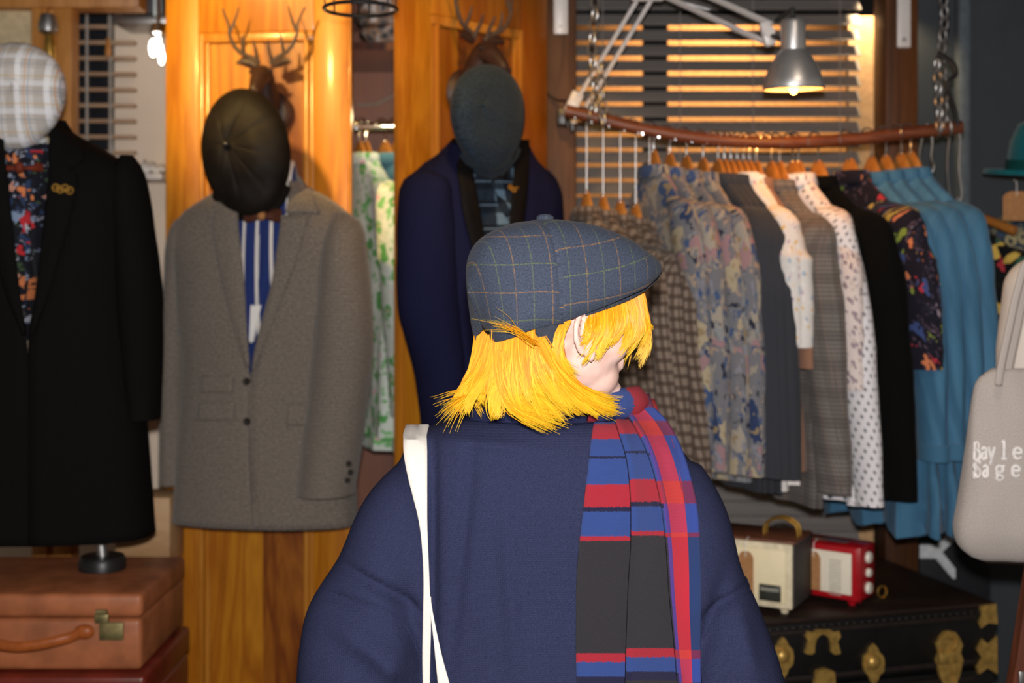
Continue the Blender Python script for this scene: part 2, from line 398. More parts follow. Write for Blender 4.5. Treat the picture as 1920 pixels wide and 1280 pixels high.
# mirror reflection of the shop's blinds, built as dark panes with wooden bars
iw = MB(); span(iw, 134, 212, 14, 420, 3.97, .02); 
struct(iw.build('reflected_window', plain('dark_pane', C('#22262c'), .15, .5)))
t = thing('reflected_blind', 'mirror reflection built as a brown slatted blind with pale tapes over dark panes', 'blind', P(190, 420, 3.92))
s = MB()
for i in range(14): span(s, 134, 252 if i > 0 else 210, 46+i*29.5, 53+i*29.5, 3.93, .03, .002)
s.build('slats', wood('blind_bar_wood', C('#c0a284'), C('#a8876a'), None, 0, 8, .1, .5), t)
for px in (160, 204):
    s = MB(); span(s, px, px+5, 14, 430, 3.92, .006, .001); s.build('tape', plain('pale_tape', C('#a8a29a'), .8), t)
t = thing('blind_pull', 'small brown toggle hanging on a cord before the dark reflected window', 'cord pull', P(203, 98, 3.88))
m = MB(); m.tube([P(203, -60, 3.88), P(203, 80, 3.88)], .0015, 6); m.build('cord', cordm, t)
m = MB(); m.lathe([(.001, .03), (.006, .025), (.01, -.02), (.007, -.03), (.001, -.03)], P(203, 88, 3.88)); m.build('toggle', frame_wood, t)
# flash reflection in glass, built as glowing bulbs on an added chrome fitting
t = thing('flash_reflection', 'flash reflection built as white glowing bulbs under the chrome shelf beside the wardrobe', 'lamp', P(295, 95, 3.75))
glow = emit('flash_reflection_glow', (1, .93, .8, 1), 8)
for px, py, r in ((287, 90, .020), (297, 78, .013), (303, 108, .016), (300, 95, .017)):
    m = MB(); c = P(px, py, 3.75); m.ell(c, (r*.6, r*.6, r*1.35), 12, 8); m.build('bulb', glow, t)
m = MB(); m.tube([P(297, 60, 3.75), P(297, -20, 3.76)], .006); m.build('stem', chrome, t)
m = MB(); m.lathe([(.006, .02), (.022, .015), (.026, -.012), (.006, -.02)], P(297, 55, 3.75)); m.build('socket', chrome, t)
t = thing('wall_shelf', 'dark shelf with chrome edges above the white flash reflection', 'shelf', P(268, 30, 3.86))
m = MB(); span(m, 226, 306, -50, 26, 3.85, .2); m.build('board', plain('shelf_dark', C('#4a4a4e'), .4), t)
m = MB(); span(m, 214, 312, 27, 45, 3.84, .2); m.build('chrome_edge', steel, t)
m = MB(); span(m, 286, 301, -60, 30, 3.835, .012); m.build('upright', plain('pale_strip', C('#d8e6e6'), .3), t)
# white folded cloth and glass dish on a ledge
t = thing('wall_ledge', 'white painted ledge half hidden behind the black overcoat shoulder', 'shelf', P(290, 332, 3.9))
m = MB(); a, b = P(240, 330, 3.9), P(318, 338, 3.9); m.box(((a.x+b.x)/2, 3.93, (a.z+b.z)/2), (b.x-a.x, .24, .02), bev=.003); m.build('board', white_enamel, t)
tz = (a.z+b.z)/2+.01
m = MB()
rows = []
for i in range(5):
    rows.append([Vector((lerp(P(266, 0, 3.86).x, P(312, 0, 3.86).x, j/8), 3.83+.03*i, tz+.006+.035*sin(pi*i/4)*(1-.5*j/8)+.005*sin(j*2+i))) for j in range(9)])
m.grid(rows); tag(m.build('folded_cloth', paper, None, True, [SOL(.004)]), 'white folded cloth lying on the ledge beside the wardrobe', 'cloth')
# pale crates stacked between suitcases and wardrobe
crate_w = wood('pale_crate_wood', C('#c8a47a'), C('#b48d62'), C('#8f6a44'), 0, 8, .1, .6)
for i, (yt, yb, lab) in enumerate(((932, 1062, 'pale wooden box under the grey blazer cuff, topmost of its stack'), (1064, 1130, 'pale wooden box with a bright label, second from the top of its stack'), (1132, 1500, 'tall pale wooden box with a dark clasp at the bottom of its stack'))):
    Yc = 3.30; a, b = P(215, yt, Yc), P(319, yb, Yc); zb = b.z if i < 2 else 0.0
    t = thing('wooden_box', lab, 'box', ((a.x+b.x)/2, Yc+.07, zb), 'pale boxes between suitcase and wardrobe')
    m = MB(); m.box(((a.x+b.x)/2, Yc+.07, (a.z+zb)/2), (b.x-a.x, .14, a.z-zb-.002), bev=.005); m.build('body', crate_w, t)
    if i == 1:
        m = MB(); q = P(290, 1124, Yc); m.box((q.x, Yc-.003, q.z), (.06, .004, .012)); m.build('label', plain('yellow_label', C('#e0a040'), .6), t)
        m = MB(); q = P(288, 1085, Yc); m.box((q.x, Yc-.003, q.z), (.05, .004, .05)); m.build('label', paper, t)
    if i == 2:
        m = MB(); q = P(276, 1208, Yc); m.box((q.x, Yc-.008, q.z), (.022, .014, .10), bev=.004); m.box((q.x, Yc-.018, q.z-.03), (.014, .012, .03), bev=.004); m.build('clasp', steel, t)

pine_dark = wood('dark_figured_board', C('#a8641a'), C('#7a3c0c'), C('#421805'), 2, 7, .14, .42, .4, .12, 'Object', 6.0)
# ================================================================== wardrobe with both doors ajar
wx0, wx1, wY, wT = P(318, 0, 3.5).x, P(1013, 0, 3.5).x, 3.50, 2.62
wd = thing('wardrobe', 'tall varnished orange pine wardrobe with both panelled doors ajar', 'wardrobe', ((wx0+wx1)/2, 3.75, 0))
bt = .022
m = MB(); m.box((wx0+bt/2, 3.76, wT/2), (bt, .5, wT)); m.build('side_panel', pine, wd)
m = MB(); m.box((wx1-bt/2, 3.76, wT/2), (bt, .5, wT)); m.build('side_panel', pine, wd)
m = MB(); m.box(((wx0+wx1)/2, 3.995, wT/2), (wx1-wx0-.044, .02, wT)); m.build('back_panel', wood('wardrobe_inside', C('#8a5236'), C('#7a442a'), C('#5a3020'), 2, 7, .1, .5), wd)
m = MB(); m.box(((wx0+wx1)/2, 3.76, .06), (wx1-wx0-.044, .48, .12)); m.build('plinth', pine, wd)
m = MB(); m.box(((wx0+wx1)/2, 3.74, wT+.02), (wx1-wx0+.06, .56, .05), bev=.012); m.build('cornice', pine, wd)
shz = P(720, 92, 3.62).z
m = MB(); m.box(((wx0+wx1)/2, 3.78, shz), (wx1-wx0-.044, .42, .022)); m.build('shelf', mahog, wd)
rz_ = P(720, 236, 3.68).z
m = MB(); m.tube([(wx0+.02, 3.70, rz_), (wx1-.02, 3.70, rz_)], .0125, 14); m.build('hanging_rail', chrome, wd)
def door(hx, a, L, name='door', sgn=1):
    """panelled door hinged at x=hx; sgn=+1 runs right from the hinge, angle a swings the free edge to the camera"""
    u = Vector((sgn*cos(a), -sin(a), 0)); n = Vector((-sgn*sin(a), -cos(a), 0))
    O = Vector((hx, wY-.004, 0)); z0, z1 = .13, wT-.01
    def slab(mb, x0, x1, za, zb, d0, d1, bev=.004):
        c = O+u*((x0+x1)/2)+n*((d0+d1)/2)+Vector((0, 0, (za+zb)/2))
        mb.box(c, (abs(x1-x0), abs(d1-d0), zb-za), rz=math.atan2(u.y, u.x) if sgn > 0 else math.atan2(-u.y, -u.x), bev=bev)
    st = .093*L/.5; d = MB()
    slab(d, 0, st, z0, z1, 0, .028); slab(d, L-st, L, z0, z1, 0, .028)
    ra = 2.21
    slab(d, st, L-st, ra, z1, 0, .027); slab(d, st, L-st, z0, z0+.12, 0, .027); 
    o = d.build(name, pine, wd)
    p = MB(); mid = L*(.53 if sgn > 0 else .62); slab(p, st-.004, mid, z0+.11, ra+.01, .004, .016, 0); nf = len(p.bm.faces)
    slab(p, mid, L-st+.004, z0+.11, ra+.01, .004, .0158, 0)
    for i_, f_ in enumerate(p.bm.faces): f_.material_index = int(i_ >= nf)
    p.build('door_panel', [pine_panel, pine_dark] if sgn > 0 else [pine_dark, pine_panel], o)
    mo = MB()
    for x in (st, L-st-.028): slab(mo, x, x+.014, z0+.12, ra, .012, .031, .005); slab(mo, x+.014, x+.028, z0+.12, ra, .012, .024, .004)
    slab(mo, st, L-st, ra-.026, ra, .012, .030, .005); slab(mo, st, L-st, z0+.12, z0+.146, .012, .030, .005)
    mo.build('moulding', wood('pine_moulding', C('#d09038'), C('#b8741e'), C('#8a4a10'), 2, 12, .06, .35, .5, .2), o)
    e = MB(); slab(e, L-.001, L+.006, z0, z1, .004, .024, .002); e.build('edge_strip', pine, o)
    return o, O, u, n
dl = door(wx0, rad(7), .508)
dr = door(wx1, rad(44), .508, 'door', -1)
# key and escutcheon on the edge of the right door
f0 = dr[1]+dr[2]*.50+dr[3]*.03
m = MB(); q = P(789, 705, f0.y-.006); m.lathe([(.001, .006), (.012, .004), (.014, 0)], q, (0, -1, 0), 16); m.build('keyhole_plate', brass, dr[0])

# ------------------------------------------------------------------ stag heads (coat hooks) on the doors
stag_m = plain('brown_stag_resin', C('#35211a'), .5, .4, 0, .25, 40, bump=.15)
antler_m = plain('dull_antler', C('#4f4138'), .5, .4, 0, .2, 60)
def stag(F, cxp, cyp, lab, s=1.0, dd=0.0):
    x0, z0 = F.loc(cxp, cyp, dd+.06); W_ = lambda x, d, z: F.w(x0+x*s, dd+d*s, z0+z*s)
    t = thing('stag_head_hook', lab, 'coat hook', W_(0, 0, 0), 'stag heads on the wardrobe doors')
    m = MB()
    m.lathe([(.001, .02), (.05, .016), (.06, .0)], W_(0, 0, -.10), tuple(F.n), 24)
    path = [W_(0, .01, -.11), W_(0, .04, -.06), W_(0, .065, -.015), W_(0, .09, .02), W_(0, .12, .008), W_(0, .155, -.025), W_(0, .18, -.048), W_(0, .192, -.058)]
    m.tube(path, [v*s for v in (.05, .046, .040, .041, .037, .027, .023, .012)], 16, flat=.85)
    for q in (-1, 1): m.ell(W_(q*.012, .192, -.05), (.008*s,)*3, 8, 6)
    m.build('head', stag_m, t, mods=[SUB(1)])
    for q in (-1, 1):
        m = MB(); m.tube([W_(q*.028, .075, .045), W_(q*.05, .075, .058), W_(q*.075, .08, .062), W_(q*.094, .085, .055)], [.008*s, .017*s, .013*s, .002*s], 8, flat=.45); m.build('ear', stag_m, t)
        m = MB(); m.ell(W_(q*.033, .115, .022), (.0075*s,)*3, 10, 8); m.build('eye', plain('stag_eye', (.03, .02, .02, 1), .08, .6), t)
        a = MB()
        def beam(pts, r0, r1):
            n = 14; c = catmull(pts, n); a.tube([W_(q*x, d, z) for x, d, z in c], [lerp(r0, r1, (i/(n-1))**1.3)*s for i in range(n)], 8)
        beam([(.018, .07, .055), (.045, .075, .075), (.085, .085, .095), (.112, .09, .14), (.118, .09, .185), (.140, .085, .235)], .0085, .003)
        beam([(.025, .075, .062), (.022, .10, .10), (.026, .115, .125)], .007, .002)
        beam([(.068, .082, .087), (.066, .10, .12), (.062, .105, .145)], .0065, .002)
        beam([(.115, .09, .155), (.098, .09, .19), (.084, .085, .24)], .0065, .002)
        a.build('antler', antler_m, t)
    return t
FL = Fr(488, dl[1].y-.03-.02, 3); FR = Fr(900, 3.22, 44)
# door planes, used to hang things on
def doorframe(dr_, along):
    o = dr_[1]+dr_[2]*along; F = Fr(960, 3, 0); F.O = Vector((o.x, o.y, 0))+dr_[3]*.03; F.n = dr_[3].copy(); F.u = Vector((-F.n.y, F.n.x, 0)); return F
FL = doorframe(dl, .25); FR = doorframe(dr, .27)
stag(FL, 496, 150, 'brown stag head coat hook above the dark leather cap', .80)
stag(FR, 900, 108, 'brown stag head coat hook above the dark navy wool cap', .82)

# ------------------------------------------------------------------ inside the wardrobe
bag = thing('plastic_bag', 'clear crumpled plastic bag of goods on the wardrobe top shelf', 'bag', (P(722, 0, 3.66).x, 3.70, shz+.011))
m = MB(); rows = []
for i in range(14):
    th = pi*i/13
    rows.append([Vector((P(722, 0, 3.66).x+.085*max(1e-3, sin(th))**.7*cos(2*pi*k/20)*(1+.25*nz(i*.9, k*.8, 1)), 3.70+.09*max(1e-3, sin(th))**.7*sin(2*pi*k/20)*(1+.25*nz(i*.9, k*.8, 4)), shz+.013+.095*(1-cos(th))*(1+.1*nz(k, i)))) for k in range(20)])
m.loft(rows); 
pm = Mt('crumpled_plastic', .12, .6); v = pm.co('Object'); pc = pm.ramp(pm.vor(v, 34).outputs['Distance'], [(.1, C('#2a2c34')), (.4, C('#8e8680')), (.6, C('#b48a68')), (.75, C('#dcd6d2'))]); pm.base(pc); pm.bump(pm.noise(v, 60, 3), .8, .01)
m.build('wrapping', pm.m, bag, smooth=True)
m = MB(); m.lathe([(.006, .03), (.009, .01), (.02, 0), (.018, -.008)], Vector((P(735, 0, 3.66).x, 3.70, shz+.2)), n=14); m.build('tied_neck', pm.m, bag)
t = thing('cable', 'loose grey cable drooping across the inside of the wardrobe', 'cable', P(720, 190, 3.97))
m = MB(); m.tube(catmull([tuple(P(670, 196, 3.978)), tuple(P(705, 195, 3.975)), tuple(P(735, 180, 3.975)), tuple(P(775, 163, 3.978))], 20), .0045, 8); m.build('cord', plain('grey_cable', C('#8b8078'), .6), t)

# wire pendant ring
t = thing('wire_pendant', 'black wire pendant ring hanging before the top of the wardrobe', 'lamp', P(676, 18, 2.9))
c = P(676, 17, 2.75); m = MB(); m.torus(c, .078, .0042, (0, 0, 1), 48, 8); m.build('lower_ring', black_plastic, t)
m = MB(); top = c+Vector((0, 0, .3)); m.torus(top, .03, .004, (0, 0, 1), 24, 8); m.build('upper_ring', black_plastic, t)
for k in range(6):
    a = 2*pi*k/6+.4; m = MB(); m.tube([c+Vector((.078*cos(a), .078*sin(a), 0)), c+Vector((.085*cos(a), .085*sin(a), .1)), top+Vector((.03*cos(a), .03*sin(a), 0))], .002, 6); m.build('wire', black_plastic, t)
m = MB(); m.tube([top, (top.x, top.y, 2.9)], .003, 6); m.torus(top, .015, .015, n=12, m=6); m.build('cord', black_plastic, t)
m = MB(); m.ell(top-Vector((0, 0, .07)), (.028, .028, .04), 14, 10); m.tube([top, top-Vector((0, 0, .04))], .014); m.build('bulb', emit('warm_bulb', (1, .7, .35, 1), 6), t)
# ================================================================== clothes shown from the front
class Shell:
    """Front-facing garment body. rows: (pixel row, left, right, left opening, right opening, depth)."""
    def __init__(s, F, rows, n=44, d0=0.0):
        s.F, s.d0 = F, d0; s.rows = []
        for y, xl, xr, vl, vr, D in dens(rows, n):
            a, za = F.loc(xl, y, d0); b, zb = F.loc(xr, y, d0); p, _ = F.loc(vl, y, d0+D); q, _ = F.loc(vr, y, d0+D)
            xc = (a+b)/2; zc = F.loc((xl+xr)/2, y, d0+D)[1]; s.rows.append((zc, xc, (b-a)/2, p, q, D))
    def at(s, z):
        R = s.rows
        for i in range(len(R)-1):
            if R[i+1][0] <= z: break
        a, b = R[i], R[i+1]; f = min(max((z-a[0])/(b[0]-a[0] or 1), 0), 1)
        return [lerp(x, y, f) for x, y in zip(a, b)]
    def dep(s, x, z):
        r = s.at(z); q = min(abs((x-r[1])/max(r[2], 1e-4)), 1); return s.d0+r[5]*(1-q*q)**.3+s.fold(x, z)
    fold_k = 1.0
    def fold(s, x, z): return s.fold_k*.004*nz(x*9, z*3, 2)+s.fold_k*.003*nz(x*25, z*5, 7)
    def build(s, name, mat, parent, m_=56, th=.004, label=None):
        mb = MB(); G, U = [], []
        for z, xc, w, p, q, D in s.rows:
            p0 = math.asin(max(-1, min(1, (p-xc)/w))); p1 = math.asin(max(-1, min(1, (q-xc)/w)))-2*pi; r = []; uu = []
            for j in range(m_+1):
                ps = lerp(p0, p1, j/m_); x = xc+w*sin(ps); cc = cos(ps)
                d = D*abs(cc)**.6*(1 if cc > 0 else -.55)
                r.append(s.F.w(x, s.d0+d+(s.fold(x, z) if cc > 0 else 0), z)); uu.append((x if cc > 0 else 2*xc-x+3, z))
            G.append(r); U.append(uu)
        mb.grid(G, U); return mb.build(name, mat, parent, True, [SOL(th)], label)
    def on(s, px, py, off=.006):
        d = .1
        for _ in range(4): x, z = s.F.loc(px, py, d); d = s.dep(x, z)+off
        return s.F.w(x, d, z), x, z
    def patch(s, rows, name, mat, parent, off=.008, n=8, th=.005, nr=None, lift=0.0, label=None, mb=None):
        """sheet lying on the body; rows of (pixel row, x0, x1)"""
        own = mb is None; mb = mb or MB(); G, U = [], []; rows = dens(rows, nr or max(6, len(rows)*4))
        for y, a, b in rows:
            r, uu = [], []
            for j in range(n+1):
                pt, x, z = s.on(lerp(a, b, j/n), y, off+lift*sin(pi*j/n)); r.append(pt); uu.append((x*.94+z*.34, z*.94-x*.34))
            G.append(r); U.append(uu)
        mb.grid(G, U)
        if own: return mb.build(name, mat, parent, True, [SOL(th)], label)
    def button(s, px, py, r, mat, parent, off=.008):
        pt, x, z = s.on(px, py, off); m = MB(); m.lathe([(r*.2, r*.35), (r*.8, r*.45), (r, r*.2), (r, -r*.3), (r*.2, -r*.3)], pt, tuple(s.F.n), 16); return m.build('button', mat, parent)
    def sleeve(s, rows, mat, parent, depth=.065, d0=.02, name='sleeve', n=24, nr=30):
        m = MB(); G, U = [], []
        R = dens(rows, nr)
        for i, (y, xl, xr) in enumerate(R):
            a, z = s.F.loc(xl, y, s.d0+d0); b, z2 = s.F.loc(xr, y, s.d0+d0); w = (b-a)/2; dd = min(depth, max(w*1.4, .012))
            G.append([s.F.w((a+b)/2+w*cos(t), s.d0+d0+dd*sin(t)+.004*nz(z*14, t*2, a*9), lerp(z, z2, .5+.5*cos(t))) for t in [2*pi*k/n for k in range(n)]])
            U.append([(w*2*pi*k/n*1.2, z) for k in range(n+1)])
        m.loft(G, (True), 0, U)
        return m.build(name, mat, parent)

def dome_hat(F, outline, btn, depth, mat, name, lab, d0=0.0, panels=0, button=None, band=None, flat=2.0, peak=None, group=None, cat='cap', egg=.0):
    """soft cap hung so that its crown faces the camera; outline in pixels (ellipse cx, cy, rx, ry, tilt degrees)"""
    cx_, cy_, rx, ry, tl = outline; n, m_ = 72, 16
    def at(th, q):
        ex, ey = rx*cos(th)*(1-egg*sin(th)), ry*sin(th); a = rad(tl); x = cx_+ex*cos(a)-ey*sin(a); y = cy_+ex*sin(a)+ey*cos(a)
        return lerp(btn[0], x, q), lerp(btn[1], y, q)
    t = thing(name, lab, cat, F.pt(cx_, cy_+ry, d0), group)
    mb = MB(); G, U = [], []
    for i in range(m_+1):
        q = max(i/m_, .004); r, uu = [], []
        for k in range(n):
            th = 2*pi*k/n; px, py = at(th, q)
            g = 0
            if panels: g = -.0034*max(0, 1-abs(((th*panels/(2*pi)+.3) % 1)-.5)/.07)*min(1, q*3)*(1-q**6)
            d = d0+depth*(1-q**3.4)**.62*(1+.05*sin(th*2+1))+g+.006*nz(px*.022, py*.022, 5)
            r.append(F.pt(px, py, d)); x, z = F.loc(px, py, d); uu.append((x, z))
        G.append(r); U.append(uu+[uu[0]])
    for q, dd in ((.96, -.012), (.86, -.022), (.80, -.02)):
        r, uu = [], []
        for k in range(n):
            px, py = at(2*pi*k/n, q); r.append(F.pt(px, py, d0+dd)); uu.append(F.loc(px, py, d0))
        G.append(r); U.append(uu+[uu[0]])
    mb.loft(G, True, 0, U); mb.build('crown', mat, t)
    b = MB(); r = []
    c = F.pt(cx_, cy_, d0-.03)
    inner = [F.pt(*at(2*pi*k/40, .80), d0-.018) for k in range(40)]; back = [F.pt(*at(2*pi*k/40, .78), d0-.045) for k in range(40)]
    b.loft([inner, back], True); b.build('headband', band or mat, t)
    if peak:
        p = MB(); G = []
        for i in range(5):
            q = .9+.045*i*peak; G.append([F.pt(*at(rad(lerp(35, 145, k/16)), q), d0-.004-.006*i) for k in range(17)])
        p.grid(G); p.build('peak', band or mat, t, True, [SOL(.005)])
    if button:
        p = MB(); c = F.pt(btn[0], btn[1], d0+depth); p.ell(c+F.n*.003, (.011, .011, .009)); p.build('button', button, t)
    return t

# ------------------------------------------------------------------ materials of the clothes
tweed_grey = cloth('grey_herringbone_tweed', C('#9c9288', 1.0), C('#4a433c', .9), 230, .95, .2, 1.0)
overcoat_m = cloth('black_wool', C('#1b1a1a', .7), C('#100f0f', .7), 300, .9, .0, var=.3, spec=.05)
tux_m = cloth('navy_wool', C('#282a4e', .7), C('#1c1d38', .7), 300, .9, .0, spec=.04)
satin_black = plain('black_satin', (.007, .006, .006, 1), .6, .06, 0, .1, 30)
leather = plain('dark_brown_leather', C('#1b1714', 1.0), .6, .12, 0, .35, 14, 0, .2)
navy_wool_cap = cloth('dark_teal_wool', C('#3a4856', .8), C('#262f38', .75), 160, .95, .05, spec=.05)
light_plaid = check('light_plaid', C('#d4d3d2'), [(0, .062, .026, .1, C('#a39c94'), .5), (1, .062, .024, .4, C('#a49e98'), .45), (0, .062, .012, .75, C('#e8ecf2'), .7), (1, .062, .012, .05, C('#e4e8f0'), .5), (0, .062, .0022, .42, C('#c8852a'), .7), (1, .062, .0022, .7, C('#c29a30'), .6), (0, .062, .002, .3, C('#4f6f95'), .5), (1, .062, .002, .25, C('#566e90'), .4)], 300)
stripe_shirt = check('navy_white_stripe', C('#2c3d7a', .9), [(0, .034, .0075, .15, C('#e6e0d8'), .95)], 500)
floral_dark = floral('dark_floral', C('#14161f'), [C('#b02a32'), C('#c8784a'), C('#2a3a5a'), C('#c8907c'), C('#a8acb8'), C('#7a8ca8'), C('#1c1f2c'), C('#14161f')], 26, .42, [C('#20263a'), C('#6a7690'), C('#171a24'), C('#3a4a34'), C('#8a8ea0')], None, .8, 2.3, warp=2.2)
navy_check = check('navy_flannel_check', C('#273240', .9), [(0, .062, .028, .2, C('#6f8aa0'), .75), (1, .058, .030, .5, C('#141a22'), .85), (1, .058, .004, .2, C('#7a90a6'), .5)], 350)
bow_brown = plain('brown_velvet', C('#4a2616'), .7, .3, 0, .25, 30)
bow_black = plain('black_silk', (.012, .012, .014, 1), .3, .4, 0, .1)

def bow_tie(S, cx_, cy_, w, h, mat, lab, knot=None, off=.014):
    pt, _, _ = S.on(cx_, cy_, off); t = thing('bow_tie', lab, 'bow tie', pt, 'bow ties on the shop displays')
    for q in (-1, 1):
        m = MB(); G = []
        for i in range(8):
            f = i/7; r = []
            hh = h*(.32+.68*min(1, f*1.5)**.8)*(1-.12*max(0, f-.8)/.2)
            for k in range(12):
                a = 2*pi*k/12; p_, _, _ = S.on(cx_+q*w*f, cy_+hh*sin(a), off+.006+.010*cos(a)*(.4+.8*sin(pi*min(f+.15, 1)))); r.append(p_)
            G.append(r)
        m.loft(G); m.build('wing', mat, t)
    m = MB(); m.ell(pt+S.F.n*.012, (.011, .011, .013)); m.build('knot', knot or mat, t)
    return t
def pin(S, pts, mat, parent, r=.006, off=.014):
    m = MB()
    for px, py in pts: p_, _, _ = S.on(px, py, off); m.torus(p_, r, r*.35, tuple(S.F.n), 14, 6)
    p0 = S.on(*pts[0], off-.002)[0]; p1 = S.on(*pts[-1], off-.002)[0]; m.tube([p0, p1], r*.3, 6)
    return m.build('lapel_pin', mat, parent, label='small gold lapel pin')

def shirt_front(F, rows, mat, lab, name='shirt', group=None, collar=None, collar_mat=None, d0=0.0, tagpx=None):
    R = [(y, a, b, (a+b)/2, (a+b)/2, D) for y, a, b, D in rows]; S = Shell(F, R, 24, d0); S.fold_k = .25
    t = thing(name, lab, 'shirt', F.pt((rows[-1][1]+rows[-1][2])/2, rows[-1][0], d0), group)
    S.build('body', mat, t, 40, .003)
    if collar:
        for k, cr in enumerate(collar): S.patch(cr, 'collar', (collar_mat or mat) if not isinstance(collar_mat, (list, tuple)) else collar_mat[k], t, .007, 6, .004)
    pk = [(y, (a+b)/2-5, (a+b)/2+5) for y, a, b, D in rows[1:]]; mat is not stripe_shirt and S.patch(pk, 'placket', mat, t, .004, 3, .002)
    return t, S

# ------------------------------------------------------------------ grey tweed blazer on the left door
def fshift(F, d): G = Fr(960, 3, 0); G.O = F.O+F.n*d; G.n = F.n; G.u = F.u; return G
FB = fshift(FL, .085)
S = Shell(FB, [(335, 438, 548, 446, 542, .045), (365, 396, 608, 445, 545, .075), (395, 352, 648, 443, 540, .10), (430, 334, 676, 446, 532, .112), (520, 338, 672, 455, 517, .125), (600, 342, 664, 461, 491, .125), (690, 352, 655, 466, 474, .12), (715, 350, 655, 470, 468, .12), (800, 346, 658, 472, 466, .12), (900, 339, 664, 476, 468, .12), (980, 333, 668, 486, 474, .12), (994, 331, 668, 490, 478, .12)])
blz = thing('tweed_blazer', 'grey herringbone tweed blazer hanging on the left wardrobe door', 'blazer', FB.pt(480, 992, 0), 'jackets on display')
S.build('body', tweed_grey, blz)
S.sleeve([(398, 352, 366), (412, 332, 384), (450, 316, 378), (520, 311, 362), (600, 306, 354), (700, 303, 350), (800, 302, 352), (905, 301, 354)], tweed_grey, blz, .075, .005)
S.sleeve([(398, 628, 652), (420, 618, 678), (470, 606, 686), (540, 600, 694), (620, 592, 699), (700, 584, 695), (780, 576, 686), (850, 567, 676), (925, 559, 664)], tweed_grey, blz, .08, .092)
S.patch([(372, 408, 446), (420, 398, 447), (500, 411, 456), (560, 424, 460), (640, 447, 464), (688, 462, 467)], 'lapel', tweed_grey, blz, .014, 8, .006, lift=.005)
S.patch([(404, 528, 584), (412, 527, 578), (470, 519, 562), (530, 510, 540), (600, 492, 512), (660, 478, 488), (690, 474, 477)], 'lapel', tweed_grey, blz, .014, 8, .006, lift=.005)
S.patch([(318, 540, 552), (345, 540, 572), (375, 540, 590), (398, 536, 600)], 'collar', tweed_grey, blz, .013, 8, .005)
S.patch([(340, 420, 440), (372, 404, 446), (390, 398, 446)], 'collar', tweed_grey, blz, .013, 8, .005)
S.patch([(704, 378, 438), (735, 374, 436)], 'pocket_flap', tweed_grey, blz, .011, 8, .006)
S.patch([(754, 372, 440), (787, 368, 438)], 'pocket_flap', tweed_grey, blz, .011, 8, .006)
S.patch([(756, 540, 582), (797, 536, 580)], 'pocket_flap', tweed_grey, blz, .011, 8, .006)
for px, py in ((461, 642), (462, 715), (463, 790)): S.button(px, py, .0095, dark_button, blz)
mb_ = None
for px, py in ((655, 868), (658, 884), (653, 899)):
    x, z = FB.loc(px, py, .17); m = MB(); m.lathe([(.001, .004), (.006, .004), (.007, -.002)], FB.w(x, .178, z), tuple(FB.n), 14); m.build('button', dark_button, blz)
S_b = S
sh, S2 = shirt_front(FB, [(300, 470, 552, .05), (330, 444, 558, .062), (400, 430, 560, .088), (500, 432, 548, .10), (600, 440, 520, .10), (710, 452, 486, .096)], stripe_shirt, 'navy and white striped shirt inside the grey tweed blazer',
    collar=[[(312, 536, 549), (340, 526, 545), (372, 512, 536), (388, 505, 520)], [(372, 438, 462), (392, 444, 478)]], collar_mat=[paper, stripe_shirt])
bow_tie(S2, 493, 404, 36, 13, bow_brown, 'dark brown bow tie with a tan knot on the striped shirt', plain('tan_knot', C('#b07a4a'), .7))
pt, x, z = S2.on(480, 606, .012); tg = thing('price_tag', 'blank white price tag hanging at the striped shirt', 'price tag', pt)
m = MB(); a = S2.on(470, 572, .014)[0]; b = S2.on(490, 572, .014)[0]; c_ = S2.on(488, 640, .014)[0]; d_ = S2.on(476, 640, .014)[0]; m.prism([a, b, c_, d_], (0, -.001, 0)); m.build('card', paper, tg, False)
m = MB(); m.tube([S2.on(480, 574, .016)[0], S2.on(484, 520, .014)[0], S2.on(486, 440, .014)[0]], .0008, 5); m.build('string', paper, tg)
S_b.patch([(407, 556, 560), (412, 552, 562)], 'lapel_pin', brass, blz, .016, 3, .003, label='tiny gold lapel pin')
# hanger inside, hooked over the stag
def coat_hanger(F, px, py, w, lab, top, d=0.0):
    c = F.pt(px, py, d); t = thing('coat_hanger', lab, 'hanger', c, 'hangers of the wardrobe door displays')
    m = MB(); pts = catmull([(-w, -.05), (-w*.5, -.012), (0, 0), (w*.5, -.012), (w, -.05)], 15)
    m.tube([c+F.u*x+Vector((0, 0, z)) for x, z in pts], [.010]*15, 10); m.build('arm', hanger_wood, t)
    q = F.pt(px, top, d); m = MB(); m.tube([c, Vector((c.x, c.y, q.z-.03)), Vector((c.x, c.y, q.z-.01))-F.n*.015, q-F.n*.035, q-F.n*.05-Vector((0, 0, .02))], .002, 8); m.build('hook', chrome, t)
    return t
coat_hanger(FB, 492, 372, .16, 'wooden coat hanger inside the grey tweed blazer', 180)
dome_hat(fshift(FL, .2), (461, 285, 84, 120, -6), (424, 270), .055, leather, 'leather_cap', 'dark brown leather eight-panel cap hung over the grey tweed blazer', 0, 8, dark_button, peak=1)

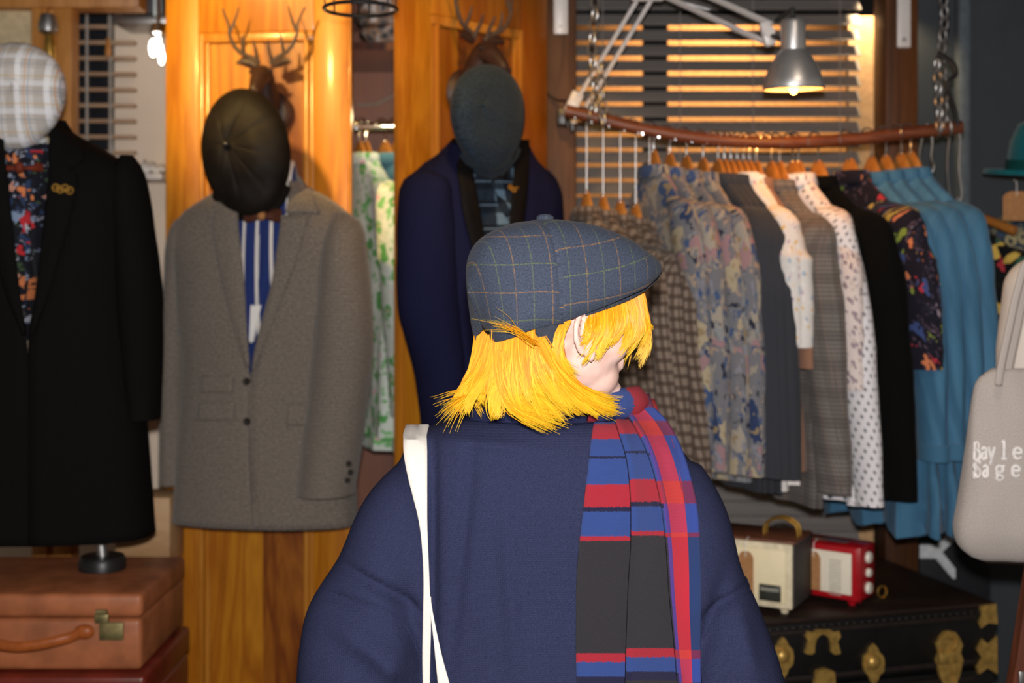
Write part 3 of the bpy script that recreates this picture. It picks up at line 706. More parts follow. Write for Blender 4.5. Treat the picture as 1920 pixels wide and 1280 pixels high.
# ------------------------------------------------------------------ navy dinner jacket on the right door
FT = fshift(FR, .085)
S = Shell(FT, [(262, 852, 984, 884, 968, .04), (290, 826, 992, 884, 967, .07), (315, 792, 1012, 886, 965, .095), (345, 778, 1028, 890, 962, .11), (430, 782, 1030, 904, 955, .12), (520, 786, 1026, 916, 946, .12), (640, 800, 1018, 926, 936, .115), (780, 800, 1015, 928, 932, .11), (900, 795, 1020, 926, 938, .11)])
tx = thing('dinner_jacket', 'navy dinner jacket with black lapels on the right wardrobe door', 'jacket', FT.pt(915, 900, 0), 'jackets on display')
S.build('body', tux_m, tx)
S.sleeve([(318, 786, 804), (340, 768, 826), (400, 758, 838), (500, 754, 846), (580, 756, 852), (640, 772, 856), (700, 790, 858), (760, 800, 862), (812, 806, 864)], tux_m, tx, .07, .03)
S.sleeve([(318, 1008, 1022), (345, 1004, 1037), (430, 1004, 1042), (560, 1004, 1044), (700, 1000, 1040), (810, 996, 1034)], tux_m, tx, .06, .0)
S.patch([(262, 846, 884), (330, 858, 888), (400, 868, 900), (470, 886, 912), (560, 906, 921), (635, 924, 927)], 'lapel', satin_black, tx, .010, 8, .005, lift=.004, label='black satin lapel')
S.patch([(262, 966, 992), (330, 963, 990), (400, 957, 984), (470, 950, 972), (560, 942, 955), (635, 936, 938)], 'lapel', satin_black, tx, .010, 8, .005, lift=.004, label='black satin lapel')
for px, py in ((822, 752), (830, 764), (836, 776), (842, 788)):
    x, z = FT.loc(px, py, .10); m = MB(); m.lathe([(.001, .005), (.007, .005), (.008, -.002)], FT.w(x, .104, z), tuple(FT.n), 14); m.build('button', plain('horn_button', (.06, .06, .07, 1), .2, .5) if px == 822 else bpy.data.materials['horn_button'], tx)
pin(S, [(957, 351), (963, 356), (969, 355)], brass, tx, .0055)
t2, S3 = shirt_front(FT, [(280, 872, 974, .05), (325, 868, 976, .065), (400, 874, 968, .09), (500, 882, 960, .10), (640, 900, 946, .10)], navy_check, 'dark blue checked shirt inside the navy dinner jacket', collar=[[(318, 884, 916), (334, 886, 912)], [(318, 928, 956), (334, 930, 952)]])
bow_tie(S3, 922, 329, 32, 8, bow_black, 'black bow tie on the dark blue checked shirt', None)
coat_hanger(FT, 905, 305, .17, 'wooden coat hanger inside the navy dinner jacket', 150)
dome_hat(fshift(FR, .2), (915, 222, 70, 102, -4), (905, 195), .055, navy_wool_cap, 'wool_cap', 'dark navy wool flat cap hung over the navy dinner jacket', 0, 0, None, peak=1, egg=.13)

# ------------------------------------------------------------------ suitcases, bust stand, black overcoat
Ys = 2.75
def suitcase(xr, ztop, zbot, Y, depth, mat, lab, trim, hw=True):
    w = .62; c = Vector((xr-w/2, Y+depth/2, (ztop+zbot)/2)); h = ztop-zbot
    t = thing('suitcase', lab, 'suitcase', (c.x, c.y, zbot), 'suitcases stacked under the overcoat')
    m = MB(); m.box((c.x, c.y, zbot+h*.34), (w, depth, h*.68-.002), bev=.012, seg=3); m.build('lower_shell', mat, t)
    m = MB(); m.box((c.x, c.y, ztop-h*.16), (w+.006, depth+.006, h*.32-.002), bev=.012, seg=3); m.build('lid', mat, t)
    if hw:
        for x in (xr-.063, xr-w+.063):
            m = MB(); m.box((x, Y-.004, zbot+h*.52), (.052, .008, .038), bev=.002); m.build('lock_plate', old_brass, t)
            m = MB(); m.box((x-.018, Y-.012, ztop-h*.30), (.030, .012, .020), bev=.003); m.tube([(x-.03, Y-.014, ztop-h*.22), (x-.006, Y-.014, ztop-h*.22)], .006, 8); m.build('hasp', old_brass, t)
        hm = MB(); hx = xr-.245; pts = catmull([(hx-.12, Y-.008, zbot+h*.52), (hx-.09, Y-.035, zbot+h*.47), (hx, Y-.05, zbot+h*.40), (hx+.09, Y-.035, zbot+h*.47), (hx+.12, Y-.008, zbot+h*.52)], 21)
        hm.tube(pts, [.012]*21, 10, flat=.7); hm.build('handle', trim, t)
        for q in (-1, 1):
            m = MB(); m.ell((hx+q*.125, Y-.008, zbot+h*.52), (.022, .012, .016)); m.build('handle_mount', trim, t)
    return t
tan_leather = plain('tan_leather', C('#9a5c3a'), .45, .4, 0, .28, 16, 0, .2)
ox_leather = plain('oxblood_leather', C('#6a2418'), .35, .5, 0, .25, 16, 0, .15)
brown_leather = plain('dark_leather', C('#4a2f20'), .5, .4, 0, .2, 16)
xr_ = P(265, 0, Ys).x; zt = P(0, 1112, Ys).z; zb = P(0, 1258, Ys).z
suitcase(xr_, zt, zb, Ys, .36, tan_leather, 'worn tan leather suitcase with brass locks under the black overcoat', plain('handle_leather', C('#9a5226'), .4))
suitcase(xr_+.012, zb-.001, zb-.2, Ys-.02, .38, ox_leather, 'dark red suitcase at the bottom edge below the tan suitcase', ox_leather)
t = thing('wooden_crate', 'low wooden crate carrying the suitcases', 'crate', (xr_-.3, Ys+.18, 0))
m = MB(); m.box((xr_-.3, Ys+.18, (zb-.2)/2), (.7, .42, zb-.202), bev=.008); m.build('body', crate_w, t)
# bust stand
Yc = 2.97; FC = Fr(52, Yc, 0); c = P(178, 0, Yc)
bs = thing('bust_stand', 'black display stand standing on the tan suitcase inside the black overcoat', 'display stand', (P(60, 0, Yc).x, Yc, zt))
m = MB(); m.lathe([(.001, .03), (.048, .03), (.054, .02), (.054, .0), (.001, 0)], (P(192, 0, Yc).x, Yc, zt+.002), n=32); m.build('base', black_plastic, bs)
m = MB(); m.tube([(P(192, 0, Yc).x, Yc, zt+.03), (P(185, 0, Yc).x, Yc, 1.0), (P(80, 0, Yc).x, Yc, 1.2)], .014, 12); m.build('pole', steel, bs)
m = MB(); q = []
for py, hw, dp in ((1000, 90, .07), (800, 110, .085), (600, 105, .08), (450, 125, .085), (340, 130, .07), (290, 80, .06), (255, 34, .05), (200, 32, .05)):
    z = EYE-(py-HY)/FPX*Yc; w = hw/FPX*Yc; x = P(55, 0, Yc).x; q.append([Vector((x+w*cos(2*pi*k/24), Yc+dp*.8*sin(2*pi*k/24)*.9, z)) for k in range(24)])
m.loft(q); m.build('torso', plain('linen_torso', C('#b8a88e'), .9), bs)
mir = lambda r: 108-r
S = Shell(FC, [(222, mir(108), 108, -10, 100, .07), (245, mir(140), 140, 0, 98, .085), (275, mir(195), 195, 6, 95, .10), (305, mir(240), 240, 10, 93, .115), (345, mir(256), 256, 16, 90, .13), (430, mir(258), 258, 24, 80, .14), (560, mir(255), 255, 36, 64, .14), (630, mir(258), 258, 50, 53, .14), (800, mir(272), 272, 53, 52, .14), (1025, mir(288), 288, 53, 52, .145)])
oc = thing('overcoat', 'long black wool overcoat on the stand above the tan suitcase', 'coat', FC.pt(54, 1025, 0), 'jackets on display')
S.build('body', overcoat_m, oc)
S.sleeve([(292, 226, 250), (315, 212, 266), (360, 206, 278), (440, 210, 290), (560, 218, 304), (660, 226, 304), (785, 236, 300)], overcoat_m, oc, .085, .03)
S.sleeve([(292, mir(250), mir(226)), (315, mir(266), mir(212)), (360, mir(278), mir(206)), (440, mir(290), mir(210)), (560, mir(304), mir(218)), (660, mir(304), mir(226)), (785, mir(300), mir(236))], overcoat_m, oc, .085, .03)
S.patch([(226, 98, 122), (270, 92, 150), (300, 92, 158), (318, 92, 128), (326, 92, 146), (400, 84, 134), (480, 76, 112), (560, 66, 88), (628, 57, 60)], 'lapel', overcoat_m, oc, .012, 8, .006, lift=.006, nr=40)
S.patch([(226, mir(130), 4), (270, mir(160), 8), (318, mir(150), 12), (400, mir(138), 22), (480, mir(116), 30), (560, mir(92), 38), (628, 44, 47)], 'lapel', overcoat_m, oc, .012, 8, .006, lift=.006)
S.button(40, 590, .010, plain('silver_button', (.5, .5, .52, 1), .15, .6, .9), oc)
pin(S, [(105, 352), (113, 355), (122, 353), (131, 357)], brass, oc, .0075, .026)
t3, S4 = shirt_front(FC, [(268, -6, 116, .07), (300, -10, 118, .09), (400, -4, 108, .115), (500, 8, 96, .125), (640, 26, 78, .125)], floral_dark, 'dark floral shirt inside the black overcoat', collar=[[(282, 8, 52), (306, 14, 40)], [(282, 56, 96), (306, 68, 94)]])
bow_tie(S4, 40, 315, 50, 7, plain('rust_bow', C('#6a2a18'), .7), 'slim rust red bow tie on the dark floral shirt', None, .014)
dome_hat(Fr(35, Yc-.07, 0), (28, 182, 94, 103, 14), (20, 150), .065, light_plaid, 'plaid_cap', 'pale grey and blue plaid flat cap above the black overcoat', 0, 0, None, peak=1, egg=.10)
# ================================================================== branch rail on chains, with everything that hangs on it
YR = 3.20
rail_pts = catmull([(1060, 208), (1110, 219), (1200, 241), (1300, 258), (1400, 266), (1500, 267), (1600, 261), (1700, 250), (1803, 238)], 60)
rail3 = [P(a, b, YR) for a, b in rail_pts]
t = thing('branch_rail', 'curved brown branch hung on chains as a clothes rail', 'clothes rail', rail3[30])
m = MB(); m.tube(rail3, [.0165+.0025*nz(i*.35, 3) for i in range(60)], 14); m.build('branch', branch_wood, t)
def rail_at(px):
    for a, b in zip(rail3, rail3[1:]):
        pa, pb = CX+a.x/a.y*FPX, CX+b.x/b.y*FPX
        if pa <= px <= pb: return a.lerp(b, (px-pa)/(pb-pa))
    return rail3[-1]
def chain(px, pyt, pyb, Y, lab, sway=0, hook=True):
    t = thing('chain', lab, 'chain', P(px, pyb, Y), 'chains holding the branch rail'); m = MB(); L = .040; z0, z1 = P(0, pyb, Y).z, 2.9
    n = int((z1-z0)/(L*.74)); x = P(px, 0, Y).x
    for i in range(n):
        z = z0+i*L*.74; a = (i % 2)*pi/2+.5; m.torus((x+sway*sin(i*.9)*.004, Y, z), L/2*.55, .0026, (cos(a), sin(a), 0), 16, 6, sx=1.75, xdir=(0, 0, 1))
    m.build('links', steel, t)
    m = MB()
    for q in (-1, 1):
        c = rail_at(min(px, 1795)); m.torus(c+Vector((q*.012, 0, .006)), .026, .0035, (1, 0, .1*q), 20, 6)
    m.build('loop', steel, t)
    return t
chain(1113, 0, 205, YR, 'steel chain holding the left end of the branch rail', 1)
chain(1768, 0, 222, YR, 'steel chain holding the right end of the branch rail', 1)
def short_chain(px, y0, y1, Y, lab):
    t = thing('chain', lab, 'chain', P(px, y1, Y)); m = MB(); a, b = P(px, y0, Y), P(px+6, y1, Y); n = max(3, int((a-b).length/.028))
    for i in range(n+1):
        p_ = a.lerp(b, i/n); an = (i % 2)*pi/2+.3; m.torus(p_, .010, .0024, (cos(an), sin(an), 0), 14, 6, sx=1.7, xdir=(0, 0, 1))
    m.build('links', steel, t)
short_chain(1126, 130, 225, YR-.03, 'short steel chain end dangling beside the left rail chain')
short_chain(1757, 120, 235, YR-.03, 'short steel chain end dangling beside the right rail chain')
t = thing('rubber_strap', 'black rubber strap caught in the right rail chain', 'strap', P(1782, 180, YR-.03))
m = MB(); m.tube(catmull([tuple(P(1758, 100, YR-.03)), tuple(P(1786, 118, YR-.04)), tuple(P(1792, 140, YR-.04)), tuple(P(1776, 158, YR-.04)), tuple(P(1790, 205, YR-.02)), tuple(P(1796, 236, YR-.01))], 24), .006, 8); m.build('strap', black_plastic, t)
for px, y0, y1, lab in ((1738, 268, 320, 'bare wire hanger on the branch rail beside the blue shirts'), (1790, 262, 372, 'bare wire hanger at the right end of the branch rail')):
    c = rail_at(px); t = thing('wire_hanger', lab, 'hanger', c, 'bare wire hangers'); m = MB()
    a = [c+Vector((0, 0, .018)), c+Vector((-.012, .002, -.02)), P(px-14, (y0+y1)/2, YR), P(px-8, y1, YR-.01), P(px+6, y1+6, YR-.02), P(px+13, y1-8, YR-.02), P(px+8, (y0+y1)/2, YR-.01), c+Vector((.012, -.002, -.02)), c+Vector((0, 0, .018))]
    m.tube(catmull([tuple(v) for v in a], 40), .0025, 6); m.build('wire', steel, t)

# hanger and garment builders; local frame: +x is the end towards the room, z = 0 is the rail axis
def make_hanger(name, lab, drop, group, w=.14, mat=None):
    t = thing(name, lab, 'hanger', (0, 0, 0), group)
    m = MB(); pts = catmull([(-w, -.125), (-w*.72, -.075), (-w*.35, -.026), (0, 0), (w*.35, -.026), (w*.72, -.075), (w, -.125)], 41)
    rings = []
    for i, (x, z) in enumerate(pts):
        f = abs(i-20)/20; r = .013+.006*f; h = .022-.006*f
        hump = .040*math.exp(-(x/.038)**2); rings.append([Vector((x, r*.62*cos(2*pi*k/10), -drop+z-.012+(h*.55 if sin(2*pi*k/10) < 0 else h*.55+hump)*sin(2*pi*k/10))) for k in range(10)])
    m.loft(rings); m.build('arms', mat or hanger_wood, t)
    m = MB(); R = .022; pts = [Vector((0, 0, -drop+.028)), Vector((0, 0, -.035))]
    for i in range(11):
        a = rad(-60+i*27); pts.append(Vector((0, R*cos(a)-R*.5, R*sin(a)+.001)))
    m.tube([pts[0], pts[1]]+pts[2:], .0023 if drop < .2 else .0016, 8); m.build('hook', chrome if drop < .2 else steel, t)
    m = MB(); m.ell((0, 0, -drop+.032), (.006, .006, .007), 8, 6); m.build('ferrule', chrome, t)
    return t
def make_garment(name, lab, cat, mat, drop, group, length=.72, sh=.18, chest=.188, hem=.215, th=.022, sl=.56, slw=.048, sflare=.06, collar=True, seed=1, slope=.115, cuff=None, button=None, wave=.010, skirt=0, dart=1.0):
    t = thing(name, lab, cat, (0, 0, 0), group); z0 = -drop-.004
    prof = [(0.0, .040, .016), (.012, .055, .020), (slope*.35, .085, .021), (slope*.62, .125, .022), (slope*.85, sh*.86, th), (slope+.03, sh, th), (slope+.12, chest, th*1.15), (length*.55, chest*.98, th*1.15), (length*.8, lerp(chest, hem, .7), th*1.3), (length, hem, th*1.35)]
    R = dens(prof, 44); n = 56; m = MB(); G, U = [], []
    for h, w, d in R:
        r, uu = [], []; f = h/length
        for k in range(n):
            a = 2*pi*k/n; x = w*cos(a); s_ = sin(a)
            y = d*math.copysign(abs(s_)**.75, s_)
            y += wave*f*(sin(x*42+seed+2*nz(seed, h*3))+.6*sin(x*83+seed*2))*(.4+f)+.006*nz(x*14, h*6, seed*3+(.4 if s_ > 0 else 0))
            zz = z0-h+(skirt*.012*sin(x*40+seed) if f > .9 else 0)
            r.append(Vector((x+.004*nz(h*12, seed, k*.3), y, zz))); uu.append((x if s_ >= 0 else 1.1-x, zz))
        G.append(r); U.append(uu+[uu[0]])
    m.loft(G, (True), 0, U); m.build('body', mat, t)
    if sl:
        for q in (1, -1):
            m = MB(); G, U = [], []; N = 34
            SP = catmull([(sh*.66, slope*.72, slw*.35), (sh*.90, slope*.97, slw*.78), (sh*.97+.008, slope+.07, slw*.98), (sh*.97+.012+sflare*.35, slope+sl*.35, slw), (sh*.97+.012+sflare*.7, slope+sl*.68, slw*.9), (sh*.97+.012+sflare, slope+sl, slw*.75)], N)
            for i in range(N):
                f = i/(N-1); spx, sph, hw = SP[i]; cx_, h = q*(spx+.010*sin(f*3)*f), sph
                cy_ = .006*sin(f*4+seed)
                r, uu = [], []
                for k in range(18):
                    a = 2*pi*k/18; wr = 1+.16*nz(f*6+seed, cos(a)*.8, seed*2+q)*dart+.05*nz(f*19, seed+cos(a), q)
                    r.append(Vector((cx_+hw*cos(a)*wr, cy_+min(hw*.62, .036)*sin(a)*wr, z0-h))); uu.append((hw*a*1.1+.4*q, z0-h))
                G.append(r); U.append(uu+[(hw*2*pi*1.1+.4*q, z0-h)])
            m.loft(G, True, 0, U); o = m.build('sleeve', mat, t)
            if cuff:
                c = G[-1]; ctr = sum(c, Vector())/len(c); m = MB()
                m.loft([[ctr+(p_-ctr)*1.08+Vector((0, 0, .03)) for p_ in c], [ctr+(p_-ctr)*1.06-Vector((0, 0, .008)) for p_ in c]], True); m.build('cuff', cuff, o)
    if collar:
        m = MB(); G = []
        for i, (rr, hz) in enumerate(((.046, .0), (.050, .012), (.056, .010), (.066, -.020))):
            G.append([Vector((rr*1.05*cos(2*pi*k/20), rr*.55*sin(2*pi*k/20), z0+hz-.012)) for k in range(20)])
        m.loft(G, False, 0, [[(2*pi*k/20*.06, .02*i) for k in range(21)] for i in range(4)]); m.build('collar', mat, t, True, [SOL(.003)])
    if button:
        for i in range(3):
            m = MB(); x = .02+.0*i; m.lathe([(.001, .004), (.006, .004), (.007, 0)], (sh*.45, -th*1.2-.002-.01*i*0, z0-slope-.03-.05*i), (0, -1, 0), 12); m.build('button', button, t)
    return t

check_brown = check('brown_houndstooth', C('#8f8074', .9), [(0, .030, .012, .1, C('#4a3c34'), .75), (1, .026, .0105, .2, C('#463930'), .75), (0, .030, .003, .7, C('#2c2420'), .5)], 400)
floral_blue = floral('blue_beige_floral', C('#6f6f74'), [C('#9a9286'), C('#8f8b84'), C('#a3977f'), C('#3c5076'), C('#2e3c5c'), C('#94767a'), C('#86898c')], 14, .48, [C('#2a2c3a'), C('#938b80'), C('#405478'), C('#80808a'), C('#a08a78')], C('#8c7a5e'), .9, 2.6, warp=1.9)
charcoal = cloth('charcoal_suiting', C('#474a52', .8), C('#363940', .8), 500, .9, .08)
white_floral = floral('white_small_floral', C('#dcd8d4'), [C('#b89ab0'), C('#d8b060'), C('#a8b8c8'), C('#e0dcd8'), C('#e6e2de')], 48, .30, None, None, .9)
brown_plain = cloth('brown_cotton', C('#a07660', .9), None, 500)
grey_check = check('grey_prince_check', C('#8b8580', .9), [(0, .010, .0045, 0, C('#514c4a'), .55), (1, .010, .0045, 0, C('#514c4a'), .55), (0, .066, .026, .2, C('#4c4644'), .35), (1, .066, .026, .3, C('#4c4644'), .35), (0, .066, .002, .75, C('#8a5a4a'), .5)], 400)
def lattice_mat():
    m = Mt('white_lattice_print', .85, .15); v = m.co('UV', (1, 1, 1), (0, 0, rad(45))); s = m.sep(v)
    col = C('#dedce0'); d = m.math('MULTIPLY', m.line(s[0], .022, .012, 0), m.line(s[1], .022, .012, 0))
    w = m.math('MULTIPLY', m.line(s[0], .030, .006, .18), 1.0); w2 = m.line(s[1], .030, .006, .18)
    c = m.mix(m.math('MULTIPLY', d, .30), col, C('#7f8794')); c = m.mix(m.math('MULTIPLY', m.math('MULTIPLY', m.line(s[0], .022, .0065, .86), m.line(s[1], .022, .0065, .86)), .9), c, C('#23262e'))
    return m.base(c)
lattice = lattice_mat()
red_white = floral('orange_white_print', C('#d8ccc8'), [C('#8a7a80'), C('#c9b8b0'), C('#9a8a94')], 60, .42, None, None, .9)
velvet = cloth('black_velvet', (.006, .006, .006, 1), (.003, .003, .003, 1), 400, .95, .02, spec=.03)
rainbow_floral = floral('rainbow_dark_floral', C('#181622'), [C('#a8303c'), C('#c87850'), C('#7a8a3a'), C('#3a4a7a'), C('#a89048'), C('#20202e'), C('#1a1824'), C('#988a98'), C('#181622')], 20, .40, [C('#1c1a28'), C('#3a3448'), C('#15141c'), C('#5a4a58')], None, .8, 2.6, warp=2.6)
def denim_mat():
    m = Mt('blue_chambray', .75, .2, 0, .1); v = m.co('UV'); a = m.noise(v, 400, 2); b = m.noise(m.co('UV', (3, .6, 1)), 7, 3)
    col = m.ramp(b, [(.3, C('#2f5878')), (.55, C('#41708f')), (.75, C('#4d7fa0'))]); return m.base(m.mix(m.math('MULTIPLY', a, .25), col, C('#264a66')))
denim = denim_mat()
green_floral = floral('green_pink_floral', C('#d2dcd2'), [C('#6ab068'), C('#7cc07a'), C('#5aa458'), C('#d2dcd2')], 22, .42, [C('#94c090'), C('#d8e4d8'), C('#e2eae2'), C('#7cb47a')], C('#f0b4c4'), .9, 2.6, warp=.6)
teal_shirt = cloth('teal_corduroy', C('#6a9cab', 1.1), C('#3a6474', .9), 300)
dark_orange_floral = floral('black_orange_floral', C('#101012'), [C('#c07830'), C('#a03038'), C('#3a5a48'), C('#c8a850'), C('#101014')], 18, .42, [C('#141416'), C('#20281f')], None, .85)
paisley = floral('blue_beige_paisley', C('#2e3a4c'), [C('#94886a'), C('#7e7a62'), C('#a0946e'), C('#39485a'), C('#5a6a50')], 34, .50, [C('#8a8068'), C('#263040'), C('#6a6a5a')], C('#26303e'), .9)

def hang(protos, px, drop_off, a, key, lab, hlab, group, Y=YR, zoff=0.0):
    pass
G_F = 'floral shirts on the branch rail'
A = rad(-71)      # garments twist so that their front edges swing right
def place(t, px, rz=A, Yoff=0.0, zoff=0.0):
    c = rail_at(px); t.location = (c.x, c.y+Yoff, c.z+zoff); t.rotation_euler = (0, 0, rz)
def series(pxs, proto, labs, hproto, hlabs, rzs=None, group=None):
    for i, px in enumerate(pxs):
        rz = (rzs[i] if rzs else A)+rad(random.uniform(-1.5, 1.5))
        g = proto if i == 0 else dup(proto, (0, 0, 0), labs[i]); g['label'] = labs[i]; place(g, px, rz)
        h = hproto if (i == 0 and not hproto.get('used')) else dup(hproto, (0, 0, 0), hlabs[i]); h['label'] = hlabs[i]; hproto['used'] = 1; place(h, px, rz)
        if i: g['seed'] = i
ORD = ('leftmost', 'second', 'third', 'fourth', 'fifth')
HG = 'wooden hangers on the branch rail'
# tweed jackets on long drop hooks, and their hangers
hl = make_hanger('wooden_hanger', '', .225, HG)
def lowered(px, drop): pass
tj = make_garment('tweed_jacket', '', 'jacket', check_brown, .225, 'brown checked jackets', length=.70, sh=.195, chest=.21, hem=.235, th=.016, sl=.60, slw=.055, sflare=.06, seed=3, slope=.10, wave=.005)
series([1100, 1131, 1163, 1192, 1218], tj, [f'brown checked tweed jacket hanging low, {w}' for w in ('first beside the left pillar', 'second from the left pillar', 'middle of five', 'fourth from the left pillar', 'last of five and beside the floral shirts')], hl, [f'wooden hanger on a long wire hook, {w}' for w in ('nearest the left pillar', 'second from the left pillar', 'middle of five', 'fourth from the left pillar', 'nearest the floral shirts')])
h = make_hanger('wooden_hanger', '', .082, HG); h['used'] = 0
fs = make_garment('floral_shirt', '', 'shirt', floral_blue, .082, G_F, length=.74, sl=.60, slw=.06, seed=5, wave=.007)
series([1226, 1256, 1287, 1318], fs, [f'blue and beige floral shirt on the branch rail, {w}' for w in ('beside the tweed jackets', 'second from the tweed jackets', 'third from the tweed jackets', 'beside the charcoal jackets')], h, [f'wooden hanger with a blue and beige floral shirt, {w}' for w in ('beside the tweed jackets', 'second from the tweed jackets', 'third from the tweed jackets', 'beside the charcoal jackets')])
ch = make_garment('charcoal_jacket', '', 'jacket', charcoal, .082, 'charcoal jackets on the branch rail', length=.76, sl=.60, slw=.055, seed=8, th=.012, wave=.003)
series([1346, 1358, 1370, 1382], ch, [f'plain charcoal jacket on the branch rail, {w}' for w in ('beside the floral shirts', 'second from the floral shirts', 'third from the floral shirts', 'beside the white floral shirt')], h, [f'wooden hanger with a charcoal jacket, {w}' for w in ('beside the floral shirts', 'second from the floral shirts', 'third from the floral shirts', 'beside the white floral shirt')])
def single(px, g, hlab, rz=A, drop=None):
    place(g, px, rz); hh = dup(h, (0, 0, 0), hlab); place(hh, px, rz)
single(1394, make_garment('floral_shirt', 'white shirt with tiny flowers on the branch rail beside the charcoal jackets', 'shirt', white_floral, .075, None, length=.76, sl=.30, slw=.06, seed=2, sflare=.03), 'wooden hanger with the white small-flowered shirt')
single(1405, make_garment('floral_shirt', 'white flowered shirt squeezed between the small-flowered white shirt and the brown shirt', 'shirt', white_floral, .080, None, length=.74, sl=.30, slw=.06, seed=4, sflare=.03, th=.014), 'wooden hanger with the second white flowered shirt')
single(1418, make_garment('brown_shirt', 'plain brown shirt between the white flowered and grey checked clothes', 'shirt', brown_plain, .088, None, length=.70, sh=.168, chest=.172, sl=.34, slw=.032, seed=6, th=.014), 'wooden hanger with the plain brown shirt')
gcj = make_garment('checked_blazer', '', 'blazer', grey_check, .092, 'grey checked blazers on the branch rail', length=.78, sh=.192, chest=.20, sl=.62, slw=.056, seed=9, th=.014, wave=.004)
series([1446, 1462], gcj, ['grey checked blazer on the branch rail beside the brown shirt', 'grey checked blazer on the branch rail beside the white lattice dress'], h, ['wooden hanger with a grey checked blazer beside the brown shirt', 'wooden hanger with a grey checked blazer beside the lattice dress'])
single(1486, make_garment('lattice_dress', 'white lattice print dress on the branch rail beside the black velvet jacket', 'dress', lattice, .078, None, length=.78, hem=.27, sl=.66, slw=.056, sflare=.095, seed=11, th=.018), 'wooden hanger with the white lattice dress', rad(-66))
single(1497, make_garment('printed_shirt', 'grey and white printed shirt between the lattice dress and the black velvet jacket', 'shirt', red_white, .075, None, length=.66, sl=.4, slw=.05, seed=1, th=.012), 'wooden hanger with the grey and white printed shirt')
single(1534, make_garment('velvet_jacket', 'black velvet jacket on the branch rail', 'jacket', velvet, .085, None, length=.76, sh=.20, chest=.215, hem=.27, sl=.64, slw=.06, sflare=.085, seed=13, th=.022), 'wooden hanger with the black velvet jacket', rad(-63))
single(1594, make_garment('floral_shirt', 'dark short-sleeved shirt with bright flowers beside the black velvet jacket', 'shirt', rainbow_floral, .075, None, length=.70, sl=.36, slw=.085, sflare=.055, seed=15, th=.022, dart=.5), 'wooden hanger with the dark bright-flowered shirt', rad(-64))
tan_btn = plain('tan_button', C('#b8935a'), .4, .4)
bs_ = make_garment('chambray_dress', '', 'dress', denim, .085, 'blue chambray dresses on the branch rail', length=.865, hem=.275, sl=.56, slw=.06, sflare=.05, seed=17, th=.024, wave=.012, skirt=1, cuff=denim)
series([1634, 1661, 1690], bs_, ['blue chambray dress on the branch rail beside the dark floral shirt', 'blue chambray dress on the branch rail, middle of the three', 'blue chambray dress on the branch rail, last and nearest the right chain'], h, ['wooden hanger with a blue dress beside the dark floral shirt', 'wooden hanger with the middle blue dress', 'wooden hanger with the blue dress nearest the right chain'])
bs2 = make_garment('chambray_shirt', 'blue chambray shirt with tan buttons facing the room on the branch rail', 'shirt', denim, .085, None, length=.70, sl=.62, slw=.062, sflare=.05, seed=21, th=.03, wave=.010, button=tan_btn, cuff=denim)
single(1708, bs2, 'wooden hanger with the blue chambray shirt with tan buttons', rad(-63))

# shirts inside the wardrobe on their own hangers
hw_ = make_hanger('wooden_hanger', 'wooden hanger in the wardrobe, leftmost in its opening', .075, 'wooden hangers in the wardrobe')
def in_wardrobe(t, px, rz): c = P(px, 236, 3.70); t.location = (c.x, c.y, rz_); t.rotation_euler = (0, 0, rz)
WS = [(674, make_garment('floral_shirt', 'green and pink floral shirt in the wardrobe, nearest its left door', 'shirt', green_floral, .075, None, length=.80, sl=.62, slw=.06, seed=4, th=.016), 'wooden hanger with the left green floral shirt in the wardrobe'),
      (686, make_garment('floral_shirt', 'green and pink floral shirt in the wardrobe beside the teal shirts', 'shirt', green_floral, .075, None, length=.84, sl=.52, slw=.06, seed=7, th=.016), 'wooden hanger with the right green floral shirt in the wardrobe'),
      (722, make_garment('teal_shirt', 'grey teal shirt in the wardrobe beside the green floral shirt', 'shirt', teal_shirt, .075, None, length=.78, sl=.58, slw=.05, seed=9, th=.014), 'wooden hanger with the teal shirt beside the green floral shirt'),
      (744, make_garment('teal_shirt', 'grey teal shirt in the wardrobe, nearest its right door', 'shirt', teal_shirt, .075, None, length=.80, sl=.58, slw=.05, seed=12, th=.014), 'wooden hanger with the teal shirt nearest the right wardrobe door')]
for i, (px, g, hlb) in enumerate(WS):
    q = hw_ if i == 0 else dup(hw_, (0, 0, 0), hlb); q['label'] = hlb
    rw = rad(-57 if i < 2 else -50); in_wardrobe(g, px, rw); in_wardrobe(q, px, rw)

light('wardrobe_fill', 'POINT', P(715, 215, 3.58), .9, (1, .78, .42), .02)  # unseen light added to warm the shirt tops inside the wardrobe
# ------------------------------------------------------------------ desk lamp clamped to the pillar
t = thing('desk_lamp', 'white sprung-arm lamp with a silver shade clamped to the left pillar', 'lamp', P(1062, 238, 3.44))
m = MB(); a = P(1060, 221, 3.46); m.box(a, (.046, .06, .045), bev=.004); m.box(a+Vector((.018, -.03, -.012)), (.012, .03, .06), bev=.003); m.tube([a+Vector((.005, -.035, -.03)), a+Vector((.005, -.035, .035))], .008); m.build('clamp', plain('black_clamp', (.02, .02, .022, 1), .35, .5), t)
j0 = P(1076, 196, 3.40); j1 = P(1203, -14, 3.25); j2 = P(1432, 78, 3.04)
m = MB(); m.box(j0+Vector((.0, 0, .005)), (.034, .03, .06), bev=.006, ry=rad(25)); m.tube([j0-Vector((0, 0, .05)), j0], .009); m.build('base_bracket', white_enamel, t)
def arm(a, b, off, name='arm'):
    for q in (0, 1):
        m = MB(); o = off*q; m.tube([a+o, b+o], .0068, 4); m.build(name, white_enamel, t)
arm(j0, j1, Vector((.032, -.004, -.006))); arm(j1+Vector((.03, 0, .004)), j2, Vector((.018, -.004, .040)))
m = MB(); m.box(j1+Vector((.015, 0, 0)), (.085, .02, .045), bev=.008); m.build('elbow_joint', white_enamel, t)
